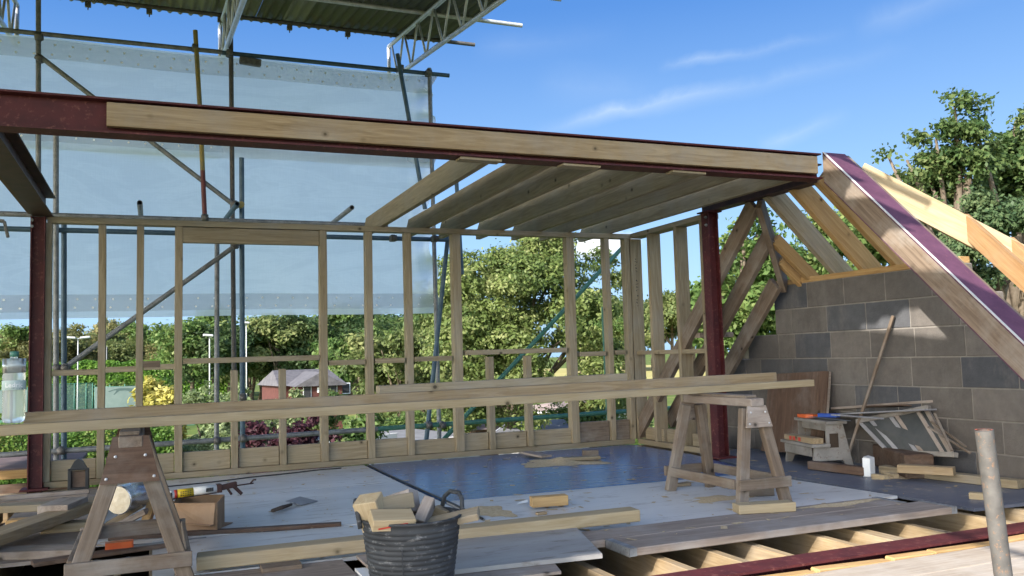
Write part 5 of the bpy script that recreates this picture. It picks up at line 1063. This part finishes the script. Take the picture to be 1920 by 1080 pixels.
for px, top, y, arms, lab in ((146, 634, 100, 2, 'white twin headed floodlight pole above the clipped hedge'), (393, 630, 88, 1, 'white single floodlight pole just left of the centre of the left window opening'), (462, 606, 95, 1, 'tall white floodlight pole beside the blue scaffold tube'), (200, 650, 128, 0, 'thin lamp column behind the clipped hedge')):
    p = G(px, y, GZ); zt = Y(px, top, y).z; t = thing('floodlight', lab, 'floodlight', p, FL); b = MB(); b.tube([p, (p.x, p.y, zt)], [.07, .05], 8); b.obj('pole', 'pole_paint' if arms else 'galv', t)
    for s in ([-1, 1] if arms == 2 else [-1] if arms else []):
        b = MB(); o_x = 0 if arms == 2 else .55; b.bar((p.x, p.y-.1, zt-.05), (p.x+s*.3, p.y-.1, zt+.05), .08, .06); b.bar((p.x+s*.2+o_x, p.y-.1, zt+.02), (p.x+s*1.15+o_x, p.y-.1, zt+.10), .45, .22, bev=.07); b.obj('lamp_head', 'pole_paint', t)
# ------------------------------------------------------------------ garden shrubs
hedge('conifer_hedge', 'low mossy green conifer hedge with orange patches at the lower left', G(-90, 27, GZ), G(330, 27, GZ), 6.0, Y(120, 808, 26).z-GZ, 'leaf_lawn', 60000, .042, 55, stray=.14, tint=(.1, .6))
def shrub(label, px, Yv, ztop, rx, m, n, size, seed, spread, group=None, lob=9, tint=(.1, .95), name='garden_shrub', ry=None, low=.02):
    return tree(name, label, px, Yv, ztop, rx, m, n, size, seed, spread, low=low, lob=lob, tint=tint, cat='shrub', per=12)
shrub('bright yellow leaved shrub in front of the tennis court', 296, 42, Y(290, 700, 42).z+.1, 1.25, 'leaf_yellow', 9000, .10, 61, .17)
for px, y, top, rx, sd in ((392, 30, 712, 1.25, 62), (455, 31, 722, 1.25, 63), (520, 34, 735, 1.2, 64)):
    shrub(['pale variegated shrub right of the yellow one', 'pale variegated shrub behind the blue scaffold tube', 'pale green shrub in front of the red brick house'][sd-62], px, y, Y(px, top, y).z, rx, 'leaf_pale', 9000, .075, sd, .14)
shrub('pale shrub low behind the left sawhorse', 330, 25, Y(330, 800, 25).z, 1.2, 'leaf_pale', 7000, .07, 65, .13); shrub('pale green shrub below the left end of the purple shrub', 420, 25, Y(420, 775, 25).z, 1.1, 'leaf_pale', 7000, .07, 66, .13)
shrub('dark purple leaved shrub above the kick boards', 555, 25, Y(550, 770, 25).z, 1.35, 'leaf_purple', 9000, .07, 67, .13); shrub('smaller purple leaved shrub left of the big purple one', 478, 24, Y(478, 803, 24).z, .8, 'leaf_purple', 5000, .07, 68, .12)
for i, (px, y, top, rx, m) in enumerate(((660, 27, 765, 1.1, 'leaf_mid'), (640, 25, 812, .8, 'leaf_pale'), (720, 36, 748, 1.7, 'leaf_mid'), (790, 36, 752, 1.6, 'leaf_mid'), (860, 42, 755, 1.5, 'leaf_mid'), (970, 44, 757, 1.6, 'leaf_mid'), (1045, 45, 752, 1.6, 'leaf_mid'), (1110, 38, 752, 1.5, 'leaf_mid'), (1165, 36, 762, 1.3, 'leaf_mid'), (1215, 30, 790, 1.2, 'leaf_mid'), (600, 44, 742, 1.5, 'leaf_oak'), (1255, 34, 780, 1.3, 'leaf_mid'))):
    lab = ['green shrub beside the purple one', 'pale shrub tuft over the white garden wall', 'bright green laurel left of the garage roofs', 'bright green laurel above the left garage roof', 'green laurel behind the garage roof ridge', 'green laurel behind the brown hipped roof', 'green laurel right of the brown hipped roof', 'glossy green laurel behind the right scaffold rail', 'glossy green laurel beside the corner of the stud walls', 'green laurel seen low through the cheek wall', 'dark shrub in front of the red brick house', 'green laurel at the right behind the cheek wall'][i]
    shrub(lab, px, y, Y(px, top, y).z, rx, m, 6500, .085, 70+i, .16, lob=8)
# ------------------------------------------------------------------ houses and garages
def gable(name, label, a, c, depth, zw_, zr_, roofm, wallm, cat, fascia=True, hip=0.0, over=.3):
    a, c = V(a), V(c); t = thing(name, label, cat, (a+c)/2); u = (c-a).normalized(); n = V((-u.y, u.x, 0)); L = (c-a).length
    b = MB(); b.prism([V((q.x, q.y, GZ)) for q in (a, c, c+n*depth, a+n*depth)], (0, 0, zw_-GZ)); b.obj('wall', wallm, t)
    a2, c2 = a-u*over-n*over, c+u*over-n*over; d2 = depth+2*over; ra, rc = a2+n*d2/2+u*hip, c2+n*d2/2-u*hip
    pt = lambda q, z: V((q.x, q.y, z)); e = zw_-.05
    vs = [pt(a2, e), pt(c2, e), pt(c2+n*d2, e), pt(a2+n*d2, e), pt(ra, zr_), pt(rc, zr_)]; b = MB(); b.add(vs, [(0, 1, 5, 4), (2, 3, 4, 5), (1, 2, 5), (3, 0, 4), (3, 2, 1, 0)]); b.obj('roof', roofm, t)
    if fascia: b = MB(); b.bar(pt(a2-n*.02, e-.04), pt(c2-n*.02, e-.04), .04, .14, bev=0); b.bar(pt(a2-u*.02, e-.04), pt(a2-u*.02+n*d2, e-.04), .04, .14, bev=0); b.obj('gutter', 'white_paint', t)
    return t, u, n
h, u, n = gable('brick_house', 'single storey red brick house with a grey tiled roof beyond the shrubs', G(528, 63, GZ), G(640, 63.5, GZ), 6, Y(560, 722, 62).z, Y(560, 693, 66).z, 'tile_grey', 'brick_red', 'house', hip=.4, fascia=False)
for k in range(3):
    q = G(530, 63, 0)+u*(1.0+1.6*k)-n*.02; z = Y(560, 733, 62).z; b = MB(); b.bar(q+V((0, 0, z)), q+u*.7+V((0, 0, z)), .06, .8, bev=0); w_ = b.obj('window', 'white_paint', h); b = MB(); b.bar(q+u*.06-n*.02+V((0, 0, z)), q+u*.64-n*.02+V((0, 0, z)), .06, .66, bev=0); b.obj('pane', 'black', w_)
ga = G(641, 59, GZ); hw, _, _ = gable('brick_house', 'red brick gabled wing of the house facing the gardens', ga, ga+V((0, 7, 0)), 2.9, Y(600, 722, 59).z, Y(605, 697, 59).z, 'tile_grey', 'brick_red', 'house', fascia=False)
gable('garage', 'low garage with a pale grey felt roof and white gutter, left of the pair', G(735, 30, GZ), G(895, 31.5, GZ), 7.0, Y(760, 832, 30).z, Y(800, 804, 33).z, 'felt', 'render_wall', 'garage', hip=1.4)
gable('garage', 'wider garage with a grey roof behind the right part of the window wall', G(930, 38, GZ), G(1098, 36, GZ), 6.5, Y(1000, 812, 37).z, Y(1030, 789, 39).z, 'felt', 'render_wall', 'garage', hip=1.0)
gable('shed', 'small brown hipped roof shed between the two garages', G(888, 44, GZ), G(950, 44, GZ), 4.0, Y(905, 803, 44).z, Y(915, 785, 46).z, 'felt_brown', 'wood_brown', 'shed', hip=1.2, fascia=False)
gable('house', 'brown roofed house end with a white bargeboard behind the laurels', G(1068, 60, GZ), G(1185, 62, GZ), 8.0, Y(1100, 772, 60).z, Y(1120, 752, 63).z, 'felt_brown', 'render_wall', 'house', hip=1.5)
b = MB(); b.prism([G(640, 29, GZ), G(742, 30, GZ), G(742, 30.2, GZ), G(640, 29.2, GZ)], (0, 0, Y(700, 820, 29).z-GZ)); tag(b.obj('garden_wall', 'render_wall', None), 'low pale garden wall left of the garage', 'wall')
for dx, wd, hh, zz in ((-2.35, .55, .9, 735), (-.75, .8, .9, 733), (-1.55, .28, .35, 731)):
    q = ga+V((dx, -.03, 0)); z = Y(600, zz, 59).z; b = MB(); b.bar(V((q.x-wd/2, q.y, z)), V((q.x+wd/2, q.y, z)), .03, hh, bev=0)
    w_ = b.obj('window' if hh > .5 else 'wall_sign', 'white_paint', hw)
    if hh > .5: b = MB(); b.bar(V((q.x-wd/2+.04, q.y-.02, z)), V((q.x+wd/2-.04, q.y-.02, z)), .03, hh-.08, bev=0); b.obj('pane', 'black', w_)
# maroon flat roof with timber edge at far lower left
fr_ = thing('flat_roof', 'maroon flat roof with an orange timber edge outside the left post', 'roof', Y(20, 890, 8.3))
p0, p1 = Y(-200, 888, 8.3), Y(58, 880, 8.3); b = MB(); b.bar(V((-3.5, 8.9, p1.z)), V((p1.x+.35, 8.9, p1.z)), 1.2, .03, bev=0); b.obj('roof_deck', 'maroon_roof', fr_)
board('timber_edge', (-3.5, 8.28, p1.z-.03), (p1.x+.35, 8.28, p1.z-.03), .05, .07, 'pine_orange', fr_); board('lower_rail', (-3.5, 8.3, p1.z-.16), (p1.x+.35, 8.3, p1.z-.16), .05, .10, 'wood_brown', fr_)
